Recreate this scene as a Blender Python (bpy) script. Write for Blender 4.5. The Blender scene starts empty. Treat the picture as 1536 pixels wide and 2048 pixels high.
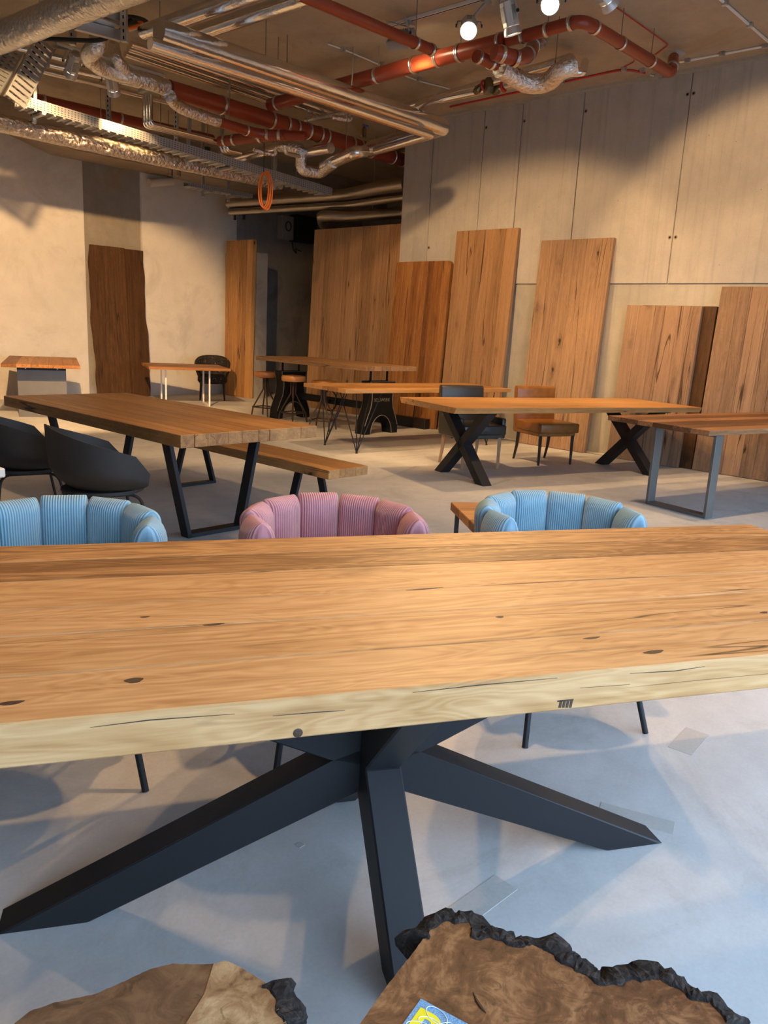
import bpy, bmesh, math, random
from mathutils import Vector, Matrix
random.seed(11)
SC = bpy.context.scene
COL = SC.collection

# ------------------------------------------------------------------ camera
FPX, PITCH, ROLL, YAW, CH = 1584.77, .22592, .05085, .81775, 1.42
_F = Vector((math.sin(YAW)*math.cos(PITCH), math.cos(YAW)*math.cos(PITCH), -math.sin(PITCH)))
_X0 = Vector((math.cos(YAW), -math.sin(YAW), 0)); _U0 = _X0.cross(_F)
_X = math.cos(ROLL)*_X0 + math.sin(ROLL)*_U0
_U = -math.sin(ROLL)*_X0 + math.cos(ROLL)*_U0
CP = Vector((0, 0, CH))
cd = bpy.data.cameras.new('camera'); cd.sensor_fit = 'VERTICAL'; cd.sensor_height = 36
cd.lens = 36*FPX/2048; cd.clip_start = .02; cd.clip_end = 200
cam = bpy.data.objects.new('camera', cd); COL.objects.link(cam)
m3 = Matrix((_X, _U, -_F)).transposed()
cam.matrix_world = Matrix.Translation(CP) @ m3.to_4x4()
SC.camera = cam

def ray(x, y): return _F + _X*((x-768)/FPX) - _U*((y-1024)/FPX)
def pz(x, y, z=0.): d = ray(x, y); return CP + d*((z-CH)/d.z)      # the point of a sight line at a height
def pxw(x, y, v): d = ray(x, y); return CP + d*(v/d.x)             # ... on a plane along the right wall
def pyw(x, y, v): d = ray(x, y); return CP + d*(v/d.y)             # ... on a plane along the back wall

# ------------------------------------------------------------------ world, exposure
SC.view_settings.view_transform = 'Standard'; SC.view_settings.look = 'None'
SC.view_settings.gamma = 1; SC.view_settings.use_curve_mapping = False
SC.view_settings.exposure = 0.0
W = bpy.data.worlds.new('sky'); SC.world = W; W.use_nodes = True
bg = W.node_tree.nodes['Background']; bg.inputs[0].default_value = (.50, .72, 1.0, 1); bg.inputs[1].default_value = 8.2
SPOT_COL = (1.0, .61, .275)
XW, YB, ZC = 9.35, 13.5, 4.42          # right wall face, back wall face, ceiling
XL, YF = -4.5, -1.0                    # far side wall, street front
PW = 4.6                               # width of a shop window

def portal(x, z0, z1, w):
    l = bpy.data.lights.new('window_portal', 'AREA'); l.shape = 'RECTANGLE'; l.size = w; l.size_y = z1-z0
    l.cycles.is_portal = True
    o = bpy.data.objects.new('window_portal', l); COL.objects.link(o)
    o.location = (x, YF-.02, (z0+z1)/2); o.rotation_euler = (math.radians(90), 0, 0)
WIN = [(.9, PW), (5.6, PW)]
for wx, ww in WIN: portal(wx, .08, 2.6, ww-.1)

# ------------------------------------------------------------------ materials
def nmat(name):
    m = bpy.data.materials.new(name); m.use_nodes = True
    nt = m.node_tree; return m, nt, nt.nodes['Principled BSDF']
def N(nt, typ, **kw):
    n = nt.nodes.new(typ)
    for k, v in kw.items():
        if k.startswith('i_'):
            key = k[2:]; key = int(key) if key.isdigit() else key
            n.inputs[key].default_value = v
        else: setattr(n, k, v)
    return n
def L(nt, a, b): nt.links.new(a, b)
def MATH(nt, op, a, b=None, clamp=False):
    n = nt.nodes.new('ShaderNodeMath'); n.operation = op; n.use_clamp = clamp
    for i, v in enumerate((a, b)):
        if v is None: continue
        if isinstance(v, (int, float)): n.inputs[i].default_value = v
        else: nt.links.new(v, n.inputs[i])
    return n.outputs[0]
def RAMP(nt, fac, stops, interp='LINEAR'):
    n = nt.nodes.new('ShaderNodeValToRGB'); n.color_ramp.interpolation = interp
    e = n.color_ramp.elements
    while len(e) < len(stops): e.new(.5)
    for el, (p, c) in zip(e, stops): el.position = p; el.color = (*c, 1) if len(c) == 3 else c
    nt.links.new(fac, n.inputs[0]); return n.outputs[0]
def MIX(nt, fac, a, b, blend='MIX'):
    n = nt.nodes.new('ShaderNodeMix'); n.data_type = 'RGBA'; n.blend_type = blend
    for s, v in ((n.inputs[0], fac), (n.inputs[6], a), (n.inputs[7], b)):
        if isinstance(v, (int, float)): s.default_value = v
        elif isinstance(v, tuple): s.default_value = (*v, 1)
        else: nt.links.new(v, s)
    return n.outputs[2]
def COORD(nt, scale=(1, 1, 1), rnd=0, kind='Object'):
    tc = nt.nodes.new('ShaderNodeTexCoord'); out = tc.outputs[kind]
    if rnd:
        oi = nt.nodes.new('ShaderNodeObjectInfo')
        a = nt.nodes.new('ShaderNodeVectorMath'); a.operation = 'SCALE'; a.inputs[0].default_value = (1, .7, .37)
        nt.links.new(MATH(nt, 'MULTIPLY', oi.outputs['Random'], rnd), a.inputs[3])
        b = nt.nodes.new('ShaderNodeVectorMath'); b.operation = 'ADD'
        nt.links.new(out, b.inputs[0]); nt.links.new(a.outputs[0], b.inputs[1]); out = b.outputs[0]
    s = nt.nodes.new('ShaderNodeVectorMath'); s.operation = 'MULTIPLY'; s.inputs[1].default_value = scale
    nt.links.new(out, s.inputs[0]); return s.outputs[0]
def NOISE(nt, vec, scale, detail=4, rough=.55, dist=0):
    n = nt.nodes.new('ShaderNodeTexNoise'); n.inputs['Scale'].default_value = scale
    n.inputs['Detail'].default_value = detail; n.inputs['Roughness'].default_value = rough
    n.inputs['Distortion'].default_value = dist
    nt.links.new(vec, n.inputs['Vector']); return n.outputs[0]
def BUMP(nt, bsdf, h, strength=.3, dist=.01):
    n = nt.nodes.new('ShaderNodeBump'); n.inputs['Strength'].default_value = strength; n.inputs['Distance'].default_value = dist
    nt.links.new(h, n.inputs['Height']); nt.links.new(n.outputs[0], bsdf.inputs['Normal'])

def plain(name, col, rough=.5, metal=0, bump=0, bscale=60, var=0, spec=None):
    m, nt, b = nmat(name)
    b.inputs['Base Color'].default_value = (*col, 1); b.inputs['Roughness'].default_value = rough; b.inputs['Metallic'].default_value = metal
    if spec is not None: b.inputs['Specular IOR Level'].default_value = spec
    if bump or var:
        n = NOISE(nt, COORD(nt), bscale, 4)
        if bump: BUMP(nt, b, n, bump, .004)
        if var:
            c = MIX(nt, NOISE(nt, COORD(nt), bscale*.2, 5), tuple(v*(1-var) for v in col), tuple(min(1, v*(1+var)) for v in col))
            L(nt, c, b.inputs['Base Color'])
    return m

def wood(name, dark, mid, light, knots=1., cracks=1., rough=.45, var=.25, figure=1., ramp_mid=.5, crack_w=.010):
    """long axis of every board is its local X"""
    m, nt, b = nmat(name)
    v = COORD(nt, (1, 1, 1), 91.)
    oi = N(nt, 'ShaderNodeObjectInfo')
    # broad growth rings stretched along the board
    def sc(s):
        k = nt.nodes.new('ShaderNodeVectorMath'); k.operation = 'MULTIPLY'; k.inputs[1].default_value = s; nt.links.new(v, k.inputs[0]); return k.outputs[0]
    n1 = NOISE(nt, sc((.55, 5.5, 5.5)), 1.0, 2, .5, .3)
    rings = MATH(nt, 'ADD', MATH(nt, 'MULTIPLY', MATH(nt, 'SINE', MATH(nt, 'MULTIPLY', n1, 85.)), .5), .5)
    nf = NOISE(nt, sc((2.4, 13, 13)), 1.0, 2, .5, .4)
    rings2 = MATH(nt, 'ADD', MATH(nt, 'MULTIPLY', MATH(nt, 'SINE', MATH(nt, 'MULTIPLY', nf, 75.)), .5), .5)
    n2 = NOISE(nt, sc((1.2, 26, 26)), 1.0, 4, .6)
    fine = NOISE(nt, sc((9, 260, 260)), 1.0, 3, .6)
    def add(t, x, k): return MATH(nt, 'ADD', t, MATH(nt, 'MULTIPLY', MATH(nt, 'SUBTRACT', x, .5), k))
    t = add(add(add(add(add(.5, rings, .07*figure), rings2, .06*figure), n2, .50), fine, .28), oi.outputs['Random'], var)
    c = RAMP(nt, t, [(.18, dark), (ramp_mid, mid), (.85, light)])
    # knots
    vo = nt.nodes.new('ShaderNodeTexVoronoi'); vo.inputs['Scale'].default_value = 1.; vo.inputs['Randomness'].default_value = 1
    wob = nt.nodes.new('ShaderNodeVectorMath'); wob.operation = 'ADD'
    nz = nt.nodes.new('ShaderNodeTexNoise'); nz.inputs['Scale'].default_value = 14; nt.links.new(v, nz.inputs['Vector'])
    ns = nt.nodes.new('ShaderNodeVectorMath'); ns.operation = 'SCALE'; ns.inputs[3].default_value = .22; nt.links.new(nz.outputs[1], ns.inputs[0])
    nt.links.new(sc((1.5, 4.2, 4.2)), wob.inputs[0]); nt.links.new(ns.outputs[0], wob.inputs[1]); nt.links.new(wob.outputs[0], vo.inputs['Vector'])
    kd = vo.outputs['Distance']
    rnd = nt.nodes.new('ShaderNodeSeparateColor'); nt.links.new(vo.outputs['Color'], rnd.inputs[0])
    gate = MATH(nt, 'GREATER_THAN', rnd.outputs[0], 1-.62*min(knots, 1.5))
    halo = MATH(nt, 'MULTIPLY', gate, RAMP(nt, kd, [(.04, (1, 1, 1)), (.20, (.22, .22, .22)), (.34, (0, 0, 0))]))
    core = MATH(nt, 'MULTIPLY', gate, RAMP(nt, kd, [(.045, (1, 1, 1)), (.085, (0, 0, 0))]))
    c = MIX(nt, MATH(nt, 'MULTIPLY', halo, .55), c, tuple(x*.45 for x in dark))
    c = MIX(nt, MATH(nt, 'MULTIPLY', core, .9), c, (.022, .012, .006))
    # splits running with the grain
    hs = [fine]
    if cracks:
        cn = NOISE(nt, sc((.22, 8., 8.)), 1.0, 2, .4)
        d = MATH(nt, 'ABSOLUTE', MATH(nt, 'SUBTRACT', cn, .5))
        mask = NOISE(nt, sc((.9, 3.2, 3.2)), 1.3, 2)
        mk = RAMP(nt, mask, [(.50-.05*cracks, (0, 0, 0)), (.60-.05*cracks, (1, 1, 1))])
        line = MATH(nt, 'MULTIPLY', mk, RAMP(nt, d, [(crack_w*.3, (1, 1, 1)), (crack_w*.8, (0, 0, 0))]))
        c = MIX(nt, MATH(nt, 'MULTIPLY', line, .85), c, (.02, .011, .006))
    L(nt, c, b.inputs['Base Color'])
    b.inputs['Roughness'].default_value = rough
    b.inputs['Specular IOR Level'].default_value = .25
    BUMP(nt, b, MATH(nt, 'SUBTRACT', fine, MATH(nt, 'MULTIPLY', core, 2.)), .12, .003)
    return m

def concrete(name, c1, c2, rough=.75, scale=1., pits=1., bump=.15, stain=None):
    m, nt, b = nmat(name)
    v = COORD(nt)
    big = NOISE(nt, v, .55*scale, 6, .6, .4); mid = NOISE(nt, v, 4*scale, 6, .65); fine = NOISE(nt, v, 90, 3)
    t = MATH(nt, 'ADD', MATH(nt, 'MULTIPLY', big, .6), MATH(nt, 'MULTIPLY', mid, .4))
    c = RAMP(nt, t, [(.32, c1), (.68, c2)])
    if stain:
        c = MIX(nt, MATH(nt, 'MULTIPLY', RAMP(nt, NOISE(nt, v, .9*scale, 8, .7, 1.2), [(.52, (0, 0, 0)), (.66, (1, 1, 1))]), stain[1]), c, stain[0])
    vo = nt.nodes.new('ShaderNodeTexVoronoi'); vo.inputs['Scale'].default_value = 9*scale; L(nt, v, vo.inputs['Vector'])
    pit = MATH(nt, 'MULTIPLY', RAMP(nt, vo.outputs['Distance'], [(.045, (1, 1, 1)), (.075, (0, 0, 0))]), RAMP(nt, NOISE(nt, v, 1.7, 3), [(.5, (0, 0, 0)), (.62, (1, 1, 1))]))
    c = MIX(nt, MATH(nt, 'MULTIPLY', pit, .55*pits), c, tuple(x*.3 for x in c1))
    st = NOISE(nt, COORD(nt, (14, 14, .35)), 1., 5, .7)
    c = MIX(nt, MATH(nt, 'MULTIPLY', RAMP(nt, st, [(.50, (0, 0, 0)), (.72, (1, 1, 1))]), .30*pits), c, tuple(x*.62 for x in c1))
    c = MIX(nt, .10, c, fine, 'OVERLAY')
    L(nt, c, b.inputs['Base Color']); b.inputs['Roughness'].default_value = rough; b.inputs['Specular IOR Level'].default_value = .25
    BUMP(nt, b, MATH(nt, 'SUBTRACT', MATH(nt, 'ADD', mid, MATH(nt, 'MULTIPLY', fine, .3)), MATH(nt, 'MULTIPLY', pit, 1.)), bump, .006)
    return m

def foil(name, col=(.86, .84, .82), crumple=.5, rough=.24, scale=1.):
    m, nt, b = nmat(name)
    v = COORD(nt)
    vo = nt.nodes.new('ShaderNodeTexVoronoi'); vo.feature = 'SMOOTH_F1'; vo.inputs['Scale'].default_value = 24*scale; L(nt, v, vo.inputs['Vector'])
    n = NOISE(nt, v, 20*scale, 5, .6, 1.5)
    h = MATH(nt, 'ADD', MATH(nt, 'MULTIPLY', vo.outputs['Distance'], .8), n)
    b.inputs['Metallic'].default_value = 1; b.inputs['Roughness'].default_value = rough
    L(nt, MIX(nt, n, tuple(x*.8 for x in col), col), b.inputs['Base Color'])
    BUMP(nt, b, h, crumple, .03)
    return m

def cord(name, c1, c2):
    m, nt, b = nmat(name)
    tc = N(nt, 'ShaderNodeTexCoord'); sp = N(nt, 'ShaderNodeSeparateXYZ'); L(nt, tc.outputs['UV'], sp.inputs[0])
    w = MATH(nt, 'SINE', MATH(nt, 'MULTIPLY', sp.outputs[0], 2*math.pi/.0085))
    w01 = MATH(nt, 'ADD', MATH(nt, 'MULTIPLY', w, .5), .5)
    nap = NOISE(nt, COORD(nt, (1, 1, 1), 31.), 9, 4, .6)
    c = MIX(nt, w01, c1, c2)
    c = MIX(nt, MATH(nt, 'MULTIPLY', RAMP(nt, nap, [(.45, (0, 0, 0)), (.75, (1, 1, 1))]), .35), c, tuple(min(1, x*1.35) for x in c2))
    L(nt, c, b.inputs['Base Color']); b.inputs['Roughness'].default_value = .9
    b.inputs['Sheen Weight'].default_value = .35; b.inputs['Sheen Roughness'].default_value = .4
    BUMP(nt, b, w01, .9, .003)
    return m

def emit(name, col, s):
    m, nt, b = nmat(name); b.inputs['Base Color'].default_value = (.9, .9, .9, 1)
    b.inputs['Emission Color'].default_value = (*col, 1); b.inputs['Emission Strength'].default_value = s; return m

M = {}
M['oak_warm'] = wood('oak_warm', (.23, .108, .038), (.50, .268, .104), (.66, .40, .185), knots=.6, cracks=.5, rough=.5, var=.45, figure=2.6, crack_w=.004)
M['oak_tan'] = wood('oak_tan', (.15, .080, .036), (.32, .178, .085), (.46, .28, .145), knots=1.1, cracks=1.8, rough=.55, var=.22)
M['oak_gold'] = wood('oak_gold', (.18, .08, .026), (.40, .20, .07), (.58, .33, .13), knots=.5, cracks=.6, rough=.42, var=.3)
M['oak_brown'] = wood('oak_brown', (.10, .036, .010), (.28, .115, .032), (.48, .24, .08), knots=.9, cracks=1.1, rough=.5, var=.45)
M['oak_pale'] = wood('oak_pale', (.15, .092, .052), (.32, .195, .11), (.46, .30, .18), knots=1.2, cracks=2.4, rough=.6, var=.2)
M['oak_grey'] = wood('oak_grey', (.11, .070, .045), (.25, .155, .095), (.38, .25, .155), knots=1.4, cracks=2.6, rough=.6, var=.25)
M['walnut'] = wood('walnut', (.030, .014, .006), (.085, .040, .015), (.17, .085, .032), knots=1.3, cracks=1.4, rough=.55, var=.35)
M['oak_mixed'] = wood('oak_mixed', (.10, .042, .018), (.33, .16, .07), (.58, .34, .17), knots=.4, cracks=.3, rough=.45, var=.85)
M['floor'] = concrete('floor_concrete', (.43, .425, .42), (.61, .605, .595), rough=.55, scale=1.6, pits=.18, bump=.06, stain=((.34, .33, .31), .5))
M['tape'] = concrete('tape_residue', (.38, .37, .35), (.47, .455, .43), rough=.7, scale=3, pits=.2)
M['conc_wall'] = concrete('concrete_wall', (.36, .335, .30), (.48, .445, .39), rough=.8, scale=1.2, pits=1.2, stain=((.33, .30, .26), .4))
M['conc_low'] = concrete('concrete_plinth', (.33, .31, .27), (.44, .41, .35), rough=.85, scale=1.6, pits=1.)
M['ceil'] = concrete('ceiling_concrete', (.33, .27, .20), (.46, .385, .29), rough=.8, scale=.9, pits=.4, stain=((.30, .22, .13), .6))
M['column'] = concrete('column_concrete', (.24, .21, .17), (.35, .31, .25), rough=.8, scale=1.5, pits=.3, stain=((.30, .19, .08), .35))
M['plaster'] = concrete('plaster', (.60, .555, .49), (.72, .68, .61), rough=.9, scale=1., pits=.0, bump=.12, stain=((.46, .41, .36), .45))
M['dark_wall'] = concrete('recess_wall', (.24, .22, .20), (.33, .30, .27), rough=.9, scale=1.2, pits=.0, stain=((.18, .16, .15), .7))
M['steel_black'] = plain('black_powder_steel', (.014, .014, .016), .5, 0, .06, 300, spec=.3)
M['steel_raw'] = plain('raw_dark_steel', (.16, .155, .145), .45, .45, .05, 40, .15)
M['iron'] = plain('cast_iron', (.008, .008, .008), .6, 0, .12, 90, spec=.2)
M['iron_edge'] = plain('worn_iron_edge', (.22, .19, .15), .5, .2)
M['rust_steel'] = plain('brown_steel_rod', (.075, .048, .034), .5, .7, .1, 140, .2)
M['zinc'] = plain('galvanised_steel', (.52, .53, .54), .38, .9, .05, 30, .12)
M['white_steel'] = plain('white_steel', (.80, .77, .72), .4)
M['shell'] = plain('black_plastic', (.018, .017, .017), .62, 0, .12, 260)
M['foil'] = foil('foil_smooth', (.90, .87, .84), .10, .17, .5)
M['foil_c'] = foil('foil_crumpled', (.90, .87, .84), .6, .12, 1.2)
M['foil_d'] = foil('foil_duct', (.82, .74, .64), .9, .15, .9)
M['clad'] = foil('dull_cladding', (.42, .38, .33), .08, .38, .4)
M['red'] = plain('red_pipe', (.26, .040, .016), .34, 0, .05, 30, .12)
M['clamp'] = plain('clamp_steel', (.62, .60, .57), .3, 1)
M['rod'] = plain('threaded_rod', (.30, .28, .25), .4, .9)
M['rubber'] = plain('black_rubber', (.012, .012, .012), .7)
M['grey_box'] = plain('grey_housing', (.30, .29, .27), .5, 0, .05, 100)
M['silver'] = plain('silver_lamp_housing', (.60, .60, .62), .35, .65)
M['white_pl'] = plain('white_plastic', (.72, .70, .66), .5)
M['orange'] = plain('orange_cable', (.75, .17, .02), .5)
M['valve_red'] = plain('red_handwheel', (.45, .02, .02), .4)
M['valve_body'] = plain('brass_valve', (.16, .12, .06), .4, .8)
M['blue_pl'] = plain('blue_lever', (.02, .08, .45), .4)
M['leather_tan'] = plain('tan_leather', (.36, .13, .035), .45, 0, .2, 90, .25)
M['leather_org'] = plain('orange_leather', (.52, .22, .06), .45, 0, .2, 90, .2)
M['leather_cog'] = plain('cognac_leather', (.22, .085, .016), .34, 0, .25, 70, .45)
M['leather_blk'] = plain('black_leather', (.022, .020, .018), .38, 0, .2, 120, .2)
M['leg_dark'] = plain('dark_stained_wood', (.016, .010, .007), .4)
M['leg_blond'] = plain('blond_wood', (.42, .25, .13), .5, 0, .05, 60, .15)
M['cord_blue'] = cord('blue_corduroy', (.15, .30, .40), (.32, .52, .64))
M['cord_pink'] = cord('pink_corduroy', (.40, .15, .17), (.64, .31, .33))
M['black'] = plain('black_void', (.01, .01, .01), .9)
M['lens_on'] = emit('lamp_lens_lit', (1, .78, .48), 60)
M['lens_dim'] = emit('lamp_lens_edge', (1, .8, .5), 6)
M['tube_on'] = emit('strip_lens', (1, .9, .75), 1.5)
M['asphalt'] = concrete('street_paving', (.22, .22, .22), (.30, .30, .30), rough=.85)
M['frame'] = plain('window_frame', (.05, .05, .055), .45)

# flower print
def floral():
    m, nt, b = nmat('floral_velvet')
    v = COORD(nt); n = NOISE(nt, v, 26, 5, .7, 2.)
    vo = nt.nodes.new('ShaderNodeTexVoronoi'); vo.inputs['Scale'].default_value = 15; L(nt, v, vo.inputs['Vector'])
    c = MIX(nt, RAMP(nt, n, [(.56, (0, 0, 0)), (.66, (1, 1, 1))]), (.012, .009, .008), (.16, .12, .07))
    c = MIX(nt, RAMP(nt, vo.outputs['Distance'], [(.10, (1, 1, 1)), (.2, (0, 0, 0))]), c, (.22, .17, .13))
    L(nt, c, b.inputs['Base Color']); b.inputs['Roughness'].default_value = .85; return m
M['floral'] = floral()

def burl(name, a, bcol, ccol, sc=1.):
    m, nt, b = nmat(name)
    v = COORD(nt); w = NOISE(nt, v, 6*sc, 5, .6, 3.5); s = NOISE(nt, v, 24*sc, 6, .7, 2.5); sp = NOISE(nt, v, 60*sc, 3, .6, 1.)
    t = MATH(nt, 'ADD', MATH(nt, 'MULTIPLY', w, .55), MATH(nt, 'MULTIPLY', s, .45))
    c = RAMP(nt, t, [(.36, a), (.49, bcol), (.62, ccol)])
    c = MIX(nt, MATH(nt, 'MULTIPLY', RAMP(nt, sp, [(.60, (0, 0, 0)), (.70, (1, 1, 1))]), .5), c, tuple(x*.4 for x in a))
    L(nt, c, b.inputs['Base Color']); b.inputs['Roughness'].default_value = .5; BUMP(nt, b, s, .15, .003); return m
M['burl'] = burl('burl_wood', (.035, .014, .006), (.13, .055, .022), (.30, .155, .068), .8)
M['heart'] = burl('walnut_heartwood', (.045, .022, .013), (.105, .055, .028), (.19, .108, .056), .45)
M['sap'] = burl('walnut_sapwood', (.14, .065, .028), (.31, .19, .095), (.50, .36, .20), .7)
def barkm():
    m, nt, b = nmat('bark')
    v = COORD(nt); n = NOISE(nt, v, 32, 8, .75, 2.)
    L(nt, RAMP(nt, n, [(.38, (.006, .005, .005)), (.52, (.04, .028, .022)), (.66, (.15, .115, .095))]), b.inputs['Base Color'])
    b.inputs['Roughness'].default_value = .9; BUMP(nt, b, n, 1., .02); return m
M['bark'] = barkm()
def perf():
    """galvanised sheet with small punched slots"""
    m, nt, b = nmat('perforated_steel')
    tc = N(nt, 'ShaderNodeTexCoord'); sp = N(nt, 'ShaderNodeSeparateXYZ'); L(nt, tc.outputs['UV'], sp.inputs[0])
    u = MATH(nt, 'PINGPONG', sp.outputs[0], .02); vv = MATH(nt, 'PINGPONG', sp.outputs[1], .0125)
    h = MATH(nt, 'MULTIPLY', MATH(nt, 'GREATER_THAN', u, .0125), MATH(nt, 'GREATER_THAN', vv, .0085))
    L(nt, MIX(nt, h, (.36, .36, .355), (.012, .010, .009)), b.inputs['Base Color'])
    b.inputs['Metallic'].default_value = .5; b.inputs['Roughness'].default_value = .45; return m
M['perf'] = perf()

# ------------------------------------------------------------------ mesh helpers
class MB:
    def __init__(s): s.bm = bmesh.new(); s.uv = None
    def _bev(s, verts, bev, seg=1):
        if bev:
            ed = list({e for v in verts for e in v.link_edges})
            bmesh.ops.bevel(s.bm, geom=ed, offset=bev, segments=seg, affect='EDGES', profile=.5)
    def box(s, c, d, rot=None, bev=0, seg=1):
        c = Vector(c); vs = []
        for x in (-.5, .5):
            for y in (-.5, .5):
                for z in (-.5, .5):
                    p = Vector((x*d[0], y*d[1], z*d[2]))
                    if rot: p = rot @ p
                    vs.append(s.bm.verts.new(p+c))
        for f in ((0, 1, 3, 2), (4, 6, 7, 5), (0, 4, 5, 1), (2, 3, 7, 6), (0, 2, 6, 4), (1, 5, 7, 3)): s.bm.faces.new([vs[i] for i in f])
        s._bev(vs, bev, seg); return s
    def prism(s, poly, depth, mat=None, bev=0, seg=1):
        """poly in local XY, extruded along +Z by depth, then moved by a 4x4"""
        mat = mat or Matrix()
        a = [s.bm.verts.new(mat @ Vector((x, y, 0))) for x, y in poly]
        b = [s.bm.verts.new(mat @ Vector((x, y, depth))) for x, y in poly]
        n = len(poly)
        s.bm.faces.new(a[::-1]); s.bm.faces.new(b)
        for i in range(n): s.bm.faces.new((a[i], a[(i+1) % n], b[(i+1) % n], b[i]))
        s._bev(a+b, bev, seg); return s
    def tube(s, pts, r, seg=10, cap=True, wob=0):
        pts = [Vector(p) for p in pts]; rings = []
        n = len(pts); rs = r if isinstance(r, (list, tuple)) else [r]*n
        t0 = (pts[1]-pts[0]).normalized()
        up = Vector((0, 0, 1)) if abs(t0.z) < .9 else Vector((1, 0, 0))
        nx = t0.cross(up).normalized()
        for i, p in enumerate(pts):
            if i == 0: t = pts[1]-pts[0]
            elif i == n-1: t = pts[-1]-pts[-2]
            else: t = (pts[i+1]-p).normalized()+(p-pts[i-1]).normalized()
            if t.length < 1e-9: t = pts[min(i+1, n-1)]-pts[i-1]
            t.normalize()
            nx = (nx - t*nx.dot(t)).normalized(); ny = t.cross(nx)
            ring = []
            for k in range(seg):
                a = 2*math.pi*k/seg
                rr = rs[i]*(1+random.uniform(-wob, wob))
                ring.append(s.bm.verts.new(p+nx*math.cos(a)*rr+ny*math.sin(a)*rr))
            rings.append(ring)
        for i in range(n-1):
            for k in range(seg):
                s.bm.faces.new((rings[i][k], rings[i][(k+1) % seg], rings[i+1][(k+1) % seg], rings[i+1][k]))
        if cap: s.bm.faces.new(rings[0][::-1]); s.bm.faces.new(rings[-1])
        return s
    def lathe(s, prof, mat=None, seg=24):
        """(radius, z) profile about local Z"""
        mat = mat or Matrix(); rings = []
        for r, z in prof:
            if r < 1e-6: rings.append([s.bm.verts.new(mat @ Vector((0, 0, z)))])
            else: rings.append([s.bm.verts.new(mat @ Vector((r*math.cos(2*math.pi*k/seg), r*math.sin(2*math.pi*k/seg), z))) for k in range(seg)])
        for a, b in zip(rings, rings[1:]):
            for k in range(seg):
                k2 = (k+1) % seg
                q = ([a[0]] if len(a) == 1 else [a[k], a[k2]]) + ([b[0]] if len(b) == 1 else [b[k2], b[k]])
                if len(q) > 2: s.bm.faces.new(q)
        return s
    def mesh(s, name, smooth=None):
        bmesh.ops.recalc_face_normals(s.bm, faces=s.bm.faces)
        me = bpy.data.meshes.new(name); s.bm.to_mesh(me); s.bm.free()
        if smooth is not None:
            for p in me.polygons: p.use_smooth = True
            me.set_sharp_from_angle(angle=math.radians(smooth))
        return me

def obj(name, me, mat, parent=None, mw=None, smooth=None):
    if isinstance(me, MB): me = me.mesh(name, smooth)
    if mat is not None and not me.materials: me.materials.append(M[mat] if isinstance(mat, str) else mat)
    o = bpy.data.objects.new(name, me); COL.objects.link(o)
    if parent: o.parent = parent
    if mw is not None: o.matrix_local = mw
    return o
def tag(o, label=None, cat=None, group=None, kind=None):
    if label: o['label'] = label
    if cat: o['category'] = cat
    if group: o['group'] = group
    if kind: o['kind'] = kind
    return o
def thing(name, label, cat, loc=(0, 0, 0), rz=0., group=None, mw=None):
    e = bpy.data.objects.new(name, None); COL.objects.link(e); e.empty_display_size = .1
    if mw is not None: e.matrix_world = mw
    else: e.location = loc; e.rotation_euler = (0, 0, rz)
    return tag(e, label, cat, group)
def struct(name, mb, mat): return tag(obj(name, mb, mat), kind='structure')
def T(*v): return Matrix.Translation(Vector(v[0]) if len(v) == 1 else Vector(v))
def RZ(a): return Matrix.Rotation(a, 4, 'Z')
def RY(a): return Matrix.Rotation(a, 4, 'Y')
def RX(a): return Matrix.Rotation(a, 4, 'X')
def frame(o, x, y, z):
    m = Matrix((x, y, z)).transposed().to_4x4(); m.translation = Vector(o); return m
def aim(o, d, up=(0, 0, 1)):
    """local Z along d"""
    z = Vector(d).normalized(); u = Vector(up)
    if abs(z.dot(u)) > .98: u = Vector((1, 0, 0))
    x = u.cross(z).normalized(); return frame(o, x, z.cross(x), z)
def fillet(pts, r, n=5):
    pts = [Vector(p) for p in pts]; out = [pts[0]]
    for a, b, c in zip(pts, pts[1:], pts[2:]):
        u = (a-b); v = (c-b); k = min(r, u.length*.48, v.length*.48)
        p, q = b+u.normalized()*k, b+v.normalized()*k
        for i in range(n+1):
            t = i/n; out.append(p*(1-t)**2+b*2*t*(1-t)+q*t*t)
    out.append(pts[-1]); return out
def lerp(a, b, t): return a+(b-a)*t

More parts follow.
